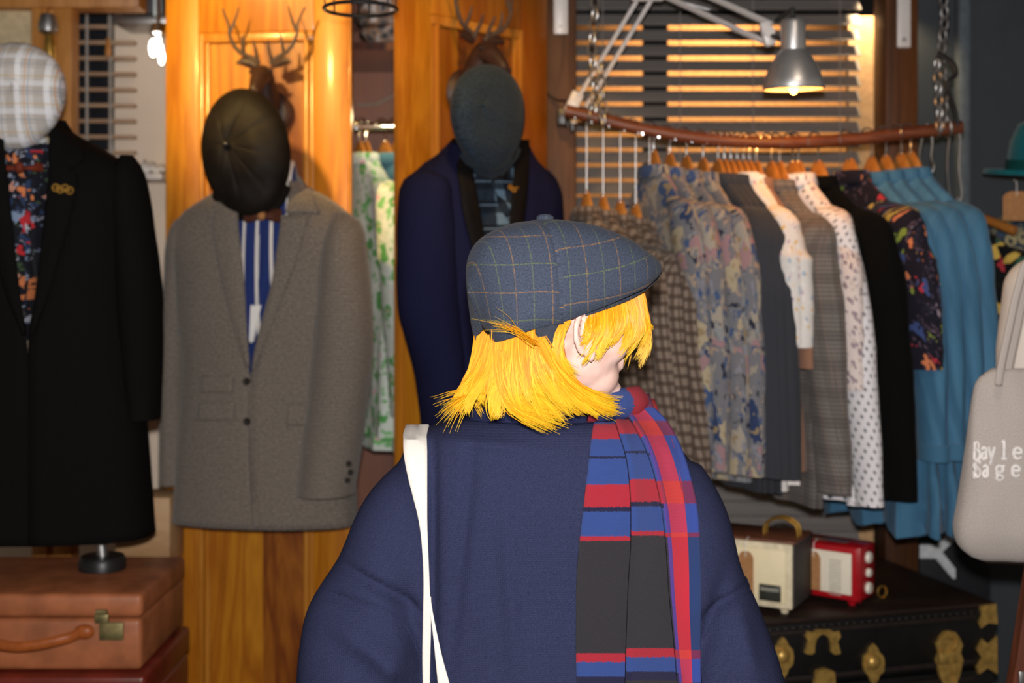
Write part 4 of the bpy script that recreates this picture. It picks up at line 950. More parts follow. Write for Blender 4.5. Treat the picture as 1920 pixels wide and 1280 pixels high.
m = MB(); m.box(j2+Vector((.008, -.004, .018)), (.028, .024, .062), bev=.008, ry=rad(-15)); m.tube([j2+Vector((.01, .02, .02)), j2+Vector((.01, -.02, .02))], .013, 12); m.build('head_joint', white_enamel, t)
for a, b in ((j0+Vector((.02, 0, .05)), j0.lerp(j1, .45)), (j1+Vector((.05, 0, -.005)), (j1+Vector((.03, 0, 0))).lerp(j2, .5)+Vector((.01, 0, .02)))):
    m = MB(); n = 90; d = (b-a); m.tube([a+d*(i/n)+Vector((.006*cos(i*1.3), 0, .006*sin(i*1.3))) for i in range(n)], .0012, 5); m.build('spring', steel, t)
sc_ = P(1488, 168, 2.98); U = 2.98/FPX; ax = Vector((-.02, -.05, 1)).normalized()
alu = plain('spun_aluminium', (.66, .66, .67, 1), .38, .5, .85, .04)
m = MB(); m.lathe([(56*U, 0), (57*U, 4*U), (53*U, 20*U), (45*U, 42*U), (34*U, 60*U), (25*U, 72*U), (23*U, 74*U), (23*U, 122*U), (20*U, 129*U), (4*U, 131*U)], sc_, tuple(ax), 40); m.build('lamp_shade', alu, t, True, [SOL(.0015)])
m = MB(); m.lathe([(54*U, 1*U), (50*U, 20*U), (42*U, 41*U), (31*U, 58*U), (20*U, 70*U)], sc_, tuple(ax), 40); m.build('shade_lining', plain('shade_lining', C('#b8a890'), .6), t)
m = MB(); m.tube([sc_+ax*128*U, sc_+ax*150*U, j2+Vector((.03, 0, .05))], .006, 8); m.tube([sc_+ax*90*U+Vector((-.02, 0, 0)), j2+Vector((.012, -.004, .016))], .006, 8); m.build('swivel', plain('dark_swivel', (.03, .03, .03, 1), .4), t)
bm_ = emit('lamp_bulb_glow', (1, .50, .12, 1), 9)
m = MB(); m.ell(sc_+ax*8*U, (10*U, 10*U, 17*U), 16, 12); m.tube([sc_+ax*25*U, sc_+ax*72*U], 9*U, 12); m.build('bulb', bm_, t)
light('desk_lamp_light', 'POINT', sc_-ax*.016, 2.6, (1, .44, .10), .015)
t = thing('cable', 'thin dark lamp cable drooping across the left pillar', 'cable', P(1040, 180, 3.48))
m = MB(); m.tube(catmull([tuple(P(1018, 150, 3.49)), tuple(P(1026, 172, 3.48)), tuple(P(1042, 187, 3.47)), tuple(P(1060, 189, 3.44)), tuple(P(1070, 196, 3.42))], 20), .003, 6); m.build('cord', black_plastic, t)

# ================================================================== trunk, radios, sign
tz_top = .782
cr = Vector((P(1866, 1128, 3.05).x, 3.05, 0)); tang = rad(16); tu = Vector((-cos(tang), -sin(tang), 0)); tn = Vector((sin(tang), -cos(tang), 0)); tb = -tn
TW, TD, TH = .95, .48, .50
t = thing('steamer_trunk', 'black steamer trunk with brass fittings under the two radios', 'trunk', (cr+tu*TW/2+tb*TD/2)[:2]+(tz_top-TH,))
trunk_m = plain('black_trunk_canvas', C('#0c0b0c'), .5, .4, 0, .3, 30, 0, .15)
trunk_top = wood('worn_trunk_top', C('#30231d'), C('#221813'), C('#16100e'), 0, 6, .2, .5, .3)
trunk_brass = plain('aged_trunk_brass', C('#b89550'), .4, .4, .55, .3, 60, 0, .3)
zc = tz_top-.155; c0 = cr+tu*TW/2+tb*TD/2
def tb_box(mb, x, d, z, sx, sd, sz, bev=.004): mb.box(cr+tu*x+tn*d+Vector((0, 0, z)), (sx, sd, sz), rz=tang, bev=bev)
m = MB(); tb_box(m, TW/2, -TD/2, (zc+tz_top-TH)/2, TW, TD, zc-tz_top+TH-.003, .008); m.build('body', trunk_m, t)
m = MB(); tb_box(m, TW/2, -TD/2, (zc+tz_top-.012)/2+.002, TW+.004, TD+.004, tz_top-.012-zc, .008); m.build('lid', trunk_m, t)
m = MB(); tb_box(m, TW/2, -TD/2, tz_top-.006, TW, TD, .012, .004); m.build('lid_top', trunk_top, t)
m = MB()
for zz in (tz_top-.03, zc-.02, zc+.02): tb_box(m, TW/2, .004, zz, TW-.12, .008, .012, .003)
m.build('edge_band', plain('dark_binding', C('#241e1c'), .55), t)
m = MB()
for i in range(46): q = cr+tu*(.03+i*.0195)+tn*.004+Vector((0, 0, tz_top-.02)); m.ell(q, (.0035, .0035, .0035), 6, 5)
m.build('nail_heads', plain('nail_head', (.05, .045, .04, 1), .3, .5, .5), t)
def Ft(): F = Fr(960, 3, 0); F.O = cr.copy(); F.n = tn.copy(); F.u = -tu; return F
TF = Ft()
def plate(pts, d0, d1, mb): mb.prism([TF.pt(px, py, d0) for px, py in pts], tn*(d1-d0))
def sym(cx_, cy_, half):   # mirror a right-half outline left-right
    return [(cx_+x, cy_+y) for x, y in half]+[(cx_-x, cy_+y) for x, y in reversed(half)]
# arch shaped lock above (1540,1200)
arch_o = [(0, -25), (12, -25), (20, -20), (30, -22), (33, -12), (27, -2), (30, 8), (33, 20), (22, 22), (16, 18)]
arch_i = [(15, 4), (12, -8), (6, -14), (0, -16)]
m = MB(); outl = [(1540+x, 1203+y) for x, y in arch_o+arch_i]+[(1540-x, 1203+y) for x, y in (arch_o+arch_i)[::-1][1:-1]]
plate(outl, .003, .012, m); m.build('lock_arch', trunk_brass, t)
m = MB(); plate([(1523, 1272), (1528, 1255), (1545, 1250), (1560, 1256), (1562, 1285), (1556, 1300), (1525, 1300)], .003, .016, m); m.build('lock_hasp', trunk_brass, t)
m = MB(); plate(sym(1636, 1243, [(0, -38), (7, -30), (10, -22), (18, -14), (20, 0), (18, 14), (10, 22), (7, 32), (0, 40)]), .003, .010, m)
c = TF.pt(1636, 1240, .01); m.lathe([(.018, 0), (.016, .008), (.008, .014), (.001, .015)], c, tuple(tn), 20); m.build('clasp', trunk_brass, t)
m = MB(); plate(sym(1466, 1230, [(0, -38), (7, -30), (10, -22), (18, -14), (20, 0), (18, 14), (10, 22), (7, 32), (0, 40)]), .003, .010, m)
c = TF.pt(1466, 1228, .01); m.lathe([(.018, 0), (.016, .008), (.008, .014), (.001, .015)], c, tuple(tn), 20); m.build('clasp', trunk_brass, t)
m = MB(); plate(sym(1777, 1235, [(0, -54), (10, -52), (18, -42), (24, -28), (20, -14), (25, 0), (22, 14), (18, 30), (12, 46), (0, 52)]), .003, .012, m)
m.box(TF.pt(1777, 1232, .018), (.05, .014, .03), rz=tang, bev=.005); m.torus(TF.pt(1778, 1206, .014), .018, .004, tuple(tn), 20, 6, sx=1.3, xdir=tuple(tu)); m.tube([TF.pt(1790, 1250, .018), TF.pt(1793, 1283, .018)], .004, 6); m.build('main_lock', trunk_brass, t)
m = MB()
plate([(1835, 1134), (1864, 1130), (1867, 1168), (1850, 1166), (1836, 1176), (1832, 1166), (1838, 1152)], -.001, .007, m)
plate([(1838, 1196), (1850, 1206), (1866, 1190), (1867, 1262), (1848, 1250), (1832, 1262), (1828, 1248), (1838, 1232), (1828, 1216)], -.001, .007, m)
m.build('corner_fitting', trunk_brass, t)
t2_ = thing('wooden_crate', 'low dark crate carrying the black steamer trunk', 'crate', (cr+tu*TW/2+tb*TD/2)[:2]+(0,))
m = MB(); tb_box(m, TW/2, -TD/2, (tz_top-TH-.002)/2, TW-.06, TD-.04, tz_top-TH-.004, .006); m.build('body', post_dark, t2_)

def radio(name, lab, corner, ang, w, d, h, zb, case_m, side_m, face_m):
    """corner: front right bottom corner (nearest the room); ang: turn to the left"""
    u = Vector((cos(ang), -sin(ang), 0)); n = Vector((-sin(ang), -cos(ang), 0)); c = Vector((corner.x, corner.y, zb))
    t = thing(name, lab, 'radio', c-u*w/2-n*d/2, 'vintage radios on the trunk')
    def bx(mb, x, dd, z, sx, sd, sz, bev=.003): mb.box(c-u*x+n*dd+Vector((0, 0, z)), (sx, sd, sz), rz=-ang, bev=bev)
    m = MB(); bx(m, w/2, -d/2-.003, h/2+.008, w, d-.006, h-.016, .006); m.build('case', side_m, t)
    m = MB(); bx(m, w/2, .0, h/2+.008, w-.004, .010, h-.018, .004); m.build('face_frame', case_m, t)
    m = MB(); bx(m, w/2+.0, .006, h/2+.008, w-.032, .006, h-.046, .002); m.build('face', face_m, t)
    m = MB()
    for x in (.03, w-.03):
        for y in (-.03, -d+.03): m.lathe([(.012, .011), (.008, 0)], c-u*x+n*y, n=12)
    m.build('foot', case_m, t)
    return t, u, n, c, bx
cream = plain('cream_plastic', C('#e8dab4'), .5, .4, 0, .03)
cream_w = plain('pale_cream_face', C('#e6decb'), .55, .3, 0, .03)
grey_v = plain('dark_grey_vinyl', C('#3e3c3b'), .6, .3, 0, .1, 60)
red_p = plain('red_lacquer', C('#a8121c'), .28, .5, 0, .05)
zr = tz_top+.0006
def on_top(px, py): Y = (EYE-tz_top)*FPX/(py-HY); return P(px, py, Y)
t, u, n, c, bx = radio('vintage_radio', 'cream and grey vintage radio with a brown swing tag beside the person\'s arm', on_top(1488, 1158), rad(29), .24, .16, .166, zr, plain('grey_white_trim', C('#d8ccae'), .5), grey_v, cream)
m = MB(); bx(m, .052, .011, .052, .052, .004, .038, .002); m.build('dial', plain('dial_black', C('#34352f'), .3, .5), t)
m = MB(); bx(m, .052, .0135, .060, .044, .001, .008, .0003); m.build('dial_scale', plain('dial_scale_grey', C('#8a8a80'), .5), t)
m = MB(); bx(m, .12, -.08, .166, .24, .15, .008, .003); m.build('leather_top', plain('radio_leather', C('#6a3f2c'), .5, .4, 0, .15, 60), t)
for q in (0, .022):
    m = MB(); hc = c-u*(.02)-n*(.065+q)+Vector((0, 0, .166)); m.tube(catmull([tuple(hc-u*.07), tuple(hc-u*.065+Vector((0, 0, .03))), tuple(hc-u*.03+Vector((0, 0, .045))), tuple(hc+u*.005+Vector((0, 0, .03))), tuple(hc+u*.01)], 20), .0035, 8); m.build('handle', brass, t)
def swing_tag(lab, p0, u, n, w=.034, h=.098, drop=.03):
    t = thing('swing_tag', lab, 'tag', p0, 'brown card swing tags'); m = MB(); o = p0-Vector((0, 0, drop))
    pts = [(-w/2, -h), (w/2, -h), (w/2, -.014), (w*.36, -.004), (w*.18, 0), (-w*.18, 0), (-w*.36, -.004), (-w/2, -.014)]
    m.prism([o+u*x+Vector((0, 0, z)) for x, z in pts], n*.0012); m.build('card', kraft, t, False)
    m = MB(); m.lathe([(.0025, .001), (.005, .001), (.005, 0)], o-Vector((0, 0, .010))+n*.0012, tuple(n), 12); m.build('eyelet', plain('tag_ring', C('#b8906a'), .7), t)
    m = MB(); m.tube([p0+Vector((0, 0, .006))-n*.02, p0, o-Vector((0, 0, .010))+n*.002], .0009, 5); m.build('string', paper, t); return t
swing_tag('brown card tag hanging on the cream radio face', c-u*.108+n*.014+Vector((0, 0, .166)), u, n, .036, .108, .024)
t, u, n, c, bx = radio('vintage_radio', 'red vintage radio with three white knobs on the trunk', on_top(1611, 1143), rad(38), .18, .095, .143, zr, red_p, red_p, cream_w)
for zz, r in ((.113, .0140), (.077, .0105), (.041, .0140)):
    m = MB(); k = c-n*.05+Vector((0, 0, zz))+u*.0; m.lathe([(r, 0), (r, .004), (r*.85, .008), (r*.2, .009), (.0005, .009)], k, tuple(u), 22); m.build('knob', plain('ivory_knob', C('#e0dccf'), .35, .5) if zz > .1 else bpy.data.materials['ivory_knob'], t)
m = MB()
for i in range(14): bx(m, .055, .0095, .028+i*.0062, .030, .0012, .0022, .0004)
m.build('speaker_grille', plain('grille_grey', C('#a8a49a'), .6), t)
m = MB(); bx(m, .09, -.045, .1405, .09, .03, .006, .002); m.build('name_strip', plain('silver_strip', (.6, .6, .6, 1), .3, .5, .8), t)
swing_tag('brown card tag hanging on the red radio face', c-u*.108+n*.012+Vector((0, 0, .143)), u, n, .034, .090, .020)
t = thing('brass_ring', 'small brass ring pull standing on the trunk behind the red radio', 'ring', on_top(1654, 1120)); m = MB(); m.torus(on_top(1654, 1120)+Vector((0, 0, .014)), .014, .0025, (.5, -1, 0), 20, 6); m.build('ring', brass, t)

# black sign with white turned letters behind the trunk
t = thing('letter_sign', 'black sign board with big white letters turned on their side', 'sign', P(1790, 1120, 3.62))
a, b = P(1724, 900, 3.62), P(1858, 1180, 3.62); m = MB(); m.box(((a.x+b.x)/2, 3.63, (a.z+b.z)/2+.0), (b.x-a.x, .02, a.z-b.z), bev=.003); m.box(((a.x+b.x)/2, 3.65, b.z/2), (b.x-a.x-.05, .02, b.z), bev=.003); m.build('board', plain('sign_black', C('#232529'), .5), t)
def pl(pts, mb): mb.prism([P(px, py, 3.619) for px, py in pts], (0, -.003, 0))
m = MB(); pl([(1724, 1021), (1754, 1021), (1784, 990), (1790, 990), (1790, 1012), (1766, 1034), (1791, 1066), (1791, 1084), (1786, 1084), (1754, 1046), (1724, 1046)], m)
oc_ = []
for i in range(25): a = rad(2+176*i/24); oc_.append((1755+33*cos(a), 966+36*sin(a)))
for i in range(25): a = rad(178-176*i/24); oc_.append((1755+19*cos(a), 966+20*sin(a)))
pl(oc_, m); 
oc2 = [(2*1755-x, 2*966-y-(0)) for x, y in oc_]; pl(oc2, m)
m.build('lettering', plain('sign_white', C('#c8ccd0'), .5), t)
# leaning wooden frame in the lower right corner
t = thing('leaning_frame', 'worn red-brown wooden frame leaning at the lower right corner', 'frame', P(1940, 1500, 2.35))
m = MB(); a, b = P(1898, 1290, 2.35), P(1940, 1020, 2.38); dd = (b-a).normalized(); b = a+dd*.40; a = a-dd*(a.z-.0)/dd.z
w = Vector((.045, .0, -.006)); m.prism([a, a+w, b+w, b], (0, .03, 0)); m.build('stile', wood('worn_red_wood', C('#7a3f26'), C('#5c2c18'), C('#3a1a0e'), 2, 10, .1, .5), t)
m = MB(); m.prism([a+w, a+w+Vector((.4, 0, 0)), b+w+Vector((.4, 0, -.02)), b+w], (0, .012, 0)); m.build('panel', plain('frame_panel', C('#3a2a22'), .5), t)
m = MB(); m.box(P(1916, 1273, 2.335), (.012, .006, .03), bev=.002); m.build('corner_plate', steel, t)

# ------------------------------------------------------------------ bust with paisley shirt and teal hat; dark floral jacket beside
FBt = Fr(1965, 3.45, -6)
S = Shell(FBt, [(388, 1925, 2000, 1960, 1966, .06), (402, 1880, 2050, 1960, 1966, .075), (425, 1836, 2092, 1960, 1966, .09), (450, 1822, 2108, 1960, 1966, .10), (560, 1826, 2104, 1960, 1966, .11), (800, 1836, 2092, 1960, 1966, .11), (1000, 1830, 2100, 1960, 1966, .11)], 40)
t = thing('paisley_shirt', 'blue and beige paisley shirt on the bust below the teal hat', 'shirt', FBt.pt(1965, 1000)); S.build('body', paisley, t)
S.sleeve([(430, 1828, 1850), (460, 1816, 1872), (560, 1812, 1870), (760, 1816, 1866)], paisley, t, .07, .02)
t = thing('bust_stand', 'pale display bust under the teal hat at the right edge', 'display stand', FBt.pt(1965, 2400, 0)*1)
t.location.z = 0
m = MB(); c = FBt.pt(1965, 395, 0); m.lathe([(.001, .09), (.045, .085), (.05, .06), (.05, -.1), (.085, -.14), (.09, -.45), (.02, -.5), (.02, -c.z+.03), (.16, -c.z+.02), (.16, -c.z), (.001, -c.z)], c, n=24); m.build('body', kraft, t)
t = thing('teal_hat', 'teal felt hat with a wide brim on the bust', 'hat', FBt.pt(1965, 345, 0)); c = FBt.pt(1965, 328, 0); U = 3.44/FPX
m = MB(); m.lathe([(116*U, -2*U), (112*U, 6*U), (78*U, 1*U), (74*U, 10*U), (70*U, 60*U), (58*U, 92*U), (30*U, 104*U), (1*U, 100*U)], c, (.04, -.10, 1), 48); felt = plain('teal_felt', C('#0f646e', 1.0), .9, .1, 0, .1, 60, .2); m.build('crown_and_brim', felt, t, True, [SOL(.004)])
m = MB(); m.lathe([(77*U, 2*U), (76*U, 26*U), (73*U, 26*U)], c, (.04, -.10, 1), 48); m.build('hat_band', plain('dark_teal_band', C('#0a4a4a'), .6), t)
u = Vector((1, 0, 0)); n = Vector((0, -1, 0)); swing_tag('large brown card tag hanging from the teal hat', P(1906, 340, 3.27), u, n, .070, .075, .025)
djk = make_garment('floral_jacket', 'black jacket with orange and red flowers behind the blue chambray shirt', 'jacket', dark_orange_floral, .0, None, length=.80, sl=.6, slw=.06, sflare=.04, seed=31, th=.03)
c = P(1796, 400, 3.38); djk.location = c; djk.rotation_euler = (0, 0, rad(-48))
hk = thing('wall_hook_hanger', 'wooden hanger with the black flowered jacket on the slate wall', 'hanger', c); m = MB()
m.tube(catmull([(c.x-.10, c.y+.13, c.z-.05), (c.x, c.y, c.z+.0), (c.x+.10, c.y-.13, c.z-.05)], 15), .012, 10); m.build('arms', hanger_wood, hk)
m = MB(); m.tube([c, c+Vector((0, 0, .04)), c+Vector((0, .2, .06)), Vector((c.x, 3.81, c.z+.06))], .003, 8); m.build('hook', chrome, hk)
# ================================================================== people
from mathutils.bvhtree import BVHTree
def bake(o):
    bpy.context.view_layer.update(); dg = bpy.context.evaluated_depsgraph_get()
    me = bpy.data.meshes.new_from_object(o.evaluated_get(dg), depsgraph=dg)
    o.modifiers.clear(); o.data = me; me.polygons.foreach_set('use_smooth', [True]*len(me.polygons)); return o
def skin_mat():
    m = Mt('pale_skin', .5, .35); m.b.inputs['Subsurface Weight'].default_value = .15; m.b.inputs['Subsurface Radius'].default_value = (.012, .005, .003); m.b.inputs['Subsurface Scale'].default_value = .6
    a = m.noise(m.co('Object'), 30, 3); return m.base(m.ramp(a, [(.3, C('#f0c4b4', .88)), (.7, C('#f6d4c8', .92))]))
skin = skin_mat()
def hand(mb, wrist, fwd, palm_n, thumb_side, s=1.0, curl=.5):
    """palm, four unequal bent fingers and a thumb leaving the side of the palm"""
    f = Vector(fwd).normalized(); n = Vector(palm_n); n = (n-f*n.dot(f)).normalized(); sd = f.cross(n)*thumb_side
    W_ = lambda a, b, c: wrist+(f*a+sd*b+n*c)*s
    rings = []
    for a, hw, th in ((-.02, .026, .02), (0, .028, .019), (.03, .036, .016), (.065, .042, .014), (.088, .040, .011)):
        rings.append([W_(a, hw*cos(2*pi*k/14), th*sin(2*pi*k/14)) for k in range(14)])
    mb.loft(rings)
    for b, L, r in ((.030, .070, .0085), (.010, .079, .009), (-.011, .073, .0085), (-.031, .057, .0075)):
        p_ = W_(.078, b, 0); pts = [W_(.06, b*.95, 0), p_]; an = .25*curl
        for seg in (.45, .32, .25):
            an += .55*curl; p_ = p_+(f*cos(an)+n*sin(an)+sd*b*.8)*L*seg*s; pts.append(p_)
        mb.tube(pts, [r*s, r*1.05*s, r*.98*s, r*.9*s, r*.72*s], 10)
    mb.tube([W_(.015, .022, .002), W_(.035, .042, .008), W_(.060, .055, .016), W_(.082, .056, .026)], [.012*s, .0115*s, .010*s, .008*s], 10)
def human_body(parent, H, F, joints, hands, s=1.0, name='body'):
    """one continuous skin surface: head with face and ears, neck, trunk, arms, hands, legs and feet"""
    R = Vector((F.y, -F.x, 0)); U = Vector((0, 0, 1)); M3 = Matrix((F, R, U)).transposed()
    hw = lambda f, r, u: H+(F*f+R*r+U*u)*s
    mb = MB(); E = lambda c, r: mb.ell(hw(*c), tuple(v*s for v in r), 20, 14, M3)
    E((-.006, 0, .012), (.097, .076, .098)); E((.032, 0, -.055), (.064, .062, .086)); E((.052, 0, -.114), (.040, .044, .036)); E((.083, 0, -.138), (.018, .021, .018))
    E((.080, 0, .018), (.018, .055, .014))
    for q in (-1, 1):
        E((.060, q*.036, -.066), (.030, .026, .030)); E((.094, q*.012, -.064), (.012, .010, .009))
        c = hw(-.004, q*.078, -.045); ax = (R*q+F*.35).normalized()
        mb.torus(c, .024*s, .0055*s, tuple(ax), 20, 8, 1.3, (0, 0, 1)); mb.ell(hw(.003, q*.077, -.046), (.020*s, .0075*s, .030*s), 12, 8, M3); mb.ell(hw(.002, q*.079, -.078), (.009*s, .007*s, .011*s), 10, 8, M3)
    mb.tube([hw(.090, 0, -.005), hw(.102, 0, -.04), hw(.117, 0, -.064)], [.009*s, .010*s, .013*s], 10)
    E((.094, 0, -.092), (.010, .024, .006)); E((.092, 0, -.103), (.011, .021, .0065))
    J = joints; nb = J['neck']
    mb.tube([hw(-.030, 0, -.05), hw(-.028, 0, -.10).lerp(nb, .3), nb], [.056*s, .053*s, .062*s], 16)
    t = J['trunk']; rings = []
    for c, wx, wy in t:
        a = J.get('turn', 0.0); rings.append([Vector(c)+Vector((wx*cos(2*pi*k/24)*cos(a)-wy*sin(2*pi*k/24)*sin(a), wx*cos(2*pi*k/24)*sin(a)+wy*sin(2*pi*k/24)*cos(a), 0)) for k in range(24)])
    mb.loft(rings)
    for k in ('l', 'r'):
        sh, el, wr = J['sh_'+k], J['el_'+k], J['wr_'+k]
        mb.ell(sh, (.055*s,)*3, 12, 8)
        mb.tube([sh, sh.lerp(el, .35), el, el.lerp(wr, .3), wr], [.052*s, .048*s, .038*s, .038*s, .026*s], 14)
        hd = hands[k]; hand(mb, wr, hd[0], hd[1], hd[2], s, hd[3] if len(hd) > 3 else .5)
        hp, kn, an = J['hip_'+k], J['kn_'+k], J['an_'+k]
        mb.tube([hp, hp.lerp(kn, .5), kn, kn.lerp(an, .35), an], [.088*s, .07*s, .052*s, .054*s, .036*s], 16)
        fd = J['foot']; mb.tube([an-Vector((0, 0, .0))-fd*.03, an-Vector((0, 0, .035))+fd*.05, an-Vector((0, 0, .055))+fd*.15], [.04*s, .036*s, .025*s], 12)
    o = mb.build(name, skin, parent, True, [('REMESH', dict(mode='VOXEL', voxel_size=.0042, use_smooth_shade=True)), ('SMOOTH', dict(factor=.5, iterations=5))])
    bake(o)
    for q in (-1, 1):
        m = MB(); m.ell(hw(.083, q*.030, -.022), (.0115*s,)*3, 12, 10); m.build('eye', plain('eye_white', (.7, .68, .66, 1), .2, .5), parent)
    return o
def loft_ellipse(mb, rows, n=36, power=1.0):
    """rows: (centre, half width x, half depth y, uv)"""
    rings = [[c+Vector((wx*cos(2*pi*k/n), wy*sin(2*pi*k/n), 0)) for k in range(n)] for c, wx, wy in rows]
    mb.loft(rings)

# ------------------------------------------------------------------ the shopper seen from behind
YP = 1.97; FP = Fr(960, YP, 0)
HC = P(1040, 560, 1.88); yaw = rad(68); FW = Vector((sin(yaw), cos(yaw), 0)); FH = Fr(1040, 1.88, 22)
px2 = lambda px, py, Y=YP: P(px, py, Y)
person = thing('person', 'person seen from behind in navy sweatshirt and checked cap, head turned right', 'person', (px2(1035, 0).x, YP, 0))
V = Vector; cxp = px2(1035, 0).x
J = dict(neck=V((cxp+.0, YP-.01, 1.375)), trunk=[(V((cxp, YP, z)), w, d) for z, w, d in ((1.38, .07, .06), (1.335, .10, .06), (1.28, .155, .08), (1.15, .165, .105), (1.02, .14, .095), (.92, .165, .105), (.84, .175, .11), (.76, .15, .10))],
    sh_l=V((cxp-.155, YP, 1.265)), el_l=V((cxp-.285, YP-.02, 1.02)), wr_l=V((cxp-.11, YP+.20, .99)), sh_r=V((cxp+.155, YP, 1.265)), el_r=V((cxp+.285, YP-.02, 1.02)), wr_r=V((cxp+.13, YP+.20, 1.0)),
    hip_l=V((cxp-.085, YP, .82)), hip_r=V((cxp+.085, YP, .82)), kn_l=V((cxp-.095, YP+.01, .46)), kn_r=V((cxp+.10, YP+.02, .46)), an_l=V((cxp-.10, YP-.01, .085)), an_r=V((cxp+.11, YP, .085)), foot=V((.1, 1, 0)).normalized())
FWH = Vector((sin(rad(62)), cos(rad(62)), 0)); human_body(person, HC+Vector((.010, 0, 0)), FWH, J, dict(l=(V((.8, .55, .1)), V((0, .1, -1)), 1), r=(V((-.8, .55, .1)), V((0, .1, -1)), -1)))
# trousers and shoes
blue_jean = cloth('dark_jeans', C('#232a3c'), None, 400, kind='Object')
m = MB()
loft_ellipse(m, [(V((cxp, YP, .94)), .175, .115), (V((cxp, YP, .86)), .19, .122), (V((cxp, YP, .79)), .185, .118)])
for k in 'lr': m.tube([J['hip_'+k], J['hip_'+k].lerp(J['kn_'+k], .5), J['kn_'+k], J['kn_'+k].lerp(J['an_'+k], .5), J['an_'+k]], [.102, .088, .072, .068, .062], 18)
bake(m.build('trousers', blue_jean, person, True, [('REMESH', dict(mode='VOXEL', voxel_size=.009)), ('SMOOTH', dict(factor=.5, iterations=6))]))
def shoe(an, fd, mat, parent):
    m = MB(); b = V((an.x, an.y, 0)); rings = []
    for a, hw, h in ((-.075, .018, .05), (-.06, .034, .075), (-.02, .038, .085), (.04, .042, .065), (.10, .046, .045), (.155, .038, .034), (.182, .014, .022)):
        c = b+fd*a; q = V((fd.y, -fd.x, 0)); rings.append([c+q*hw*cos(2*pi*k/18)+V((0, 0, .002+h*.5+h*.5*sin(2*pi*k/18))) for k in range(18)])
    m.loft(rings); m.build('shoe', mat, parent)
shoe_m = plain('black_shoe', (.02, .02, .022, 1), .5)
for k in 'lr': shoe(J['an_'+k], J['foot'], shoe_m, person)
# sweatshirt: torso and drop-shouldered sleeves grown into one surface
def sweat_mat(name, c, c2):
    m = Mt(name, .95, .06, 0, .0); v = m.co('Object'); a = m.noise(m.co('Object', (1, 1, 1)), 900, 3, .7); s = m.sep(v)
    rib = m.math('SINE', m.math('MULTIPLY', s[2], 2*pi/.0034)); rib2 = m.math('SINE', m.math('MULTIPLY', s[0], 2*pi/.0030))
    h = m.math('ADD', m.math('MULTIPLY', rib, .5), m.math('MULTIPLY', rib2, .35)); col = m.ramp(a, [(.32, c2), (.70, c)])
    m.bump(m.math('ADD', h, m.math('MULTIPLY', a, 1.5)), .35, .0012); return m.base(col)
sweat = sweat_mat('navy_sweatshirt_knit', C('#464b6c', .69), C('#2c3050', .61))
m = MB(); rings = []
for y, xl, xr, db, df in dens([(772, 920, 1120, .035, .03), (778, 885, 1160, .062, .05), (788, 838, 1200, .080, .065), (805, 796, 1235, .095, .075), (830, 766, 1268, .107, .085), (870, 748, 1296, .118, .095), (930, 742, 1312, .128, .105), (1010, 748, 1320, .130, .115), (1100, 758, 1322, .128, .12), (1200, 770, 1324, .128, .12), (1300, 776, 1328, .132, .125), (1420, 778, 1328, .138, .13), (1520, 784, 1322, .138, .13), (1560, 800, 1306, .125, .12)], 60):
    a, b = px2(xl, y), px2(xr, y); c = (a+b)/2; w = (b.x-a.x)/2
    rings.append([V((c.x+w*math.copysign(abs(cos(t_))**.85, cos(t_)), YP+(-db if sin(t_) < 0 else df)*abs(sin(t_))**.75*(1 if True else 0)*(1), c.z)) for t_ in [2*pi*k/64 for k in range(64)]])
m.loft(rings)
def sleeve_tube(pts, mb):   # (px, py, Y, rx, ry)
    C_ = catmull([(P(a, b, y).x, y, P(a, b, y).z, r, q) for a, b, y, r, q in pts], 40); rg = []; N = len(C_)
    for i, c in enumerate(C_):
        p_ = V(c[:3]); tn_ = (V(C_[min(i+1, N-1)][:3])-V(C_[max(i-1, 0)][:3])).normalized(); sx = tn_.cross(V((0, 1, 0))) if abs(tn_.y) < .9 else V((1, 0, 0)); sx.normalize(); sy = tn_.cross(sx)
        rg.append([p_+sx*c[3]*cos(2*pi*k/28)+sy*c[4]*sin(2*pi*k/28) for k in range(28)])
    mb.loft(rg)
sleeve_tube([(835, 905, 1.975, .070, .075), (772, 980, 1.97, .082, .085), (742, 1090, 1.965, .098, .092), (704, 1190, 1.955, .112, .098), (676, 1275, 1.95, .098, .10), (676, 1350, 1.98, .088, .09), (740, 1320, 2.10, .068, .068), (800, 1290, 2.20, .048, .048)], m)
sleeve_tube([(1232, 900, 1.975, .072, .075), (1270, 985, 1.97, .080, .085), (1294, 1090, 1.965, .082, .09), (1334, 1190, 1.955, .084, .096), (1366, 1275, 1.95, .082, .098), (1372, 1350, 1.98, .086, .09), (1290, 1320, 2.10, .066, .066), (1200, 1280, 2.20, .048, .048)], m)
sw = m.build('sweatshirt', sweat, person, True, [('REMESH', dict(mode='VOXEL', voxel_size=.007)), ('SMOOTH', dict(factor=.5, iterations=10))])
bake(sw)
RL = root_loc(sw)
def bumpf(px, py):
    """soft folds of the sweatshirt (metres towards the camera)"""
    g = lambda x, y, sx, sy, an=0: math.exp(-(((px-x)*cos(an)+(py-y)*sin(an))/sx)**2-((-(px-x)*sin(an)+(py-y)*cos(an))/sy)**2)
    return (.010*g(700, 1215, 90, 26, .55)-.014*g(775, 1190, 22, 90, -.3)+.010*g(740, 1240, 30, 70, .5)-.006*g(640, 1125, 70, 8, .35)-.010*g(715, 1105, 90, 9, .55)
            -.010*g(1330, 1180, 18, 90, .3)+.007*g(1300, 1120, 40, 60, 0)-.008*g(1368, 1125, 60, 8, -.65)+.006*g(900, 830, 90, 12, .1)-.005*g(870, 1000, 12, 200, .1)+.004*g(960, 1150, 14, 160, -.08)-.008*g(812, 1000, 10, 240, 0)+.006*g(1400, 1200, 18, 70, -.2))
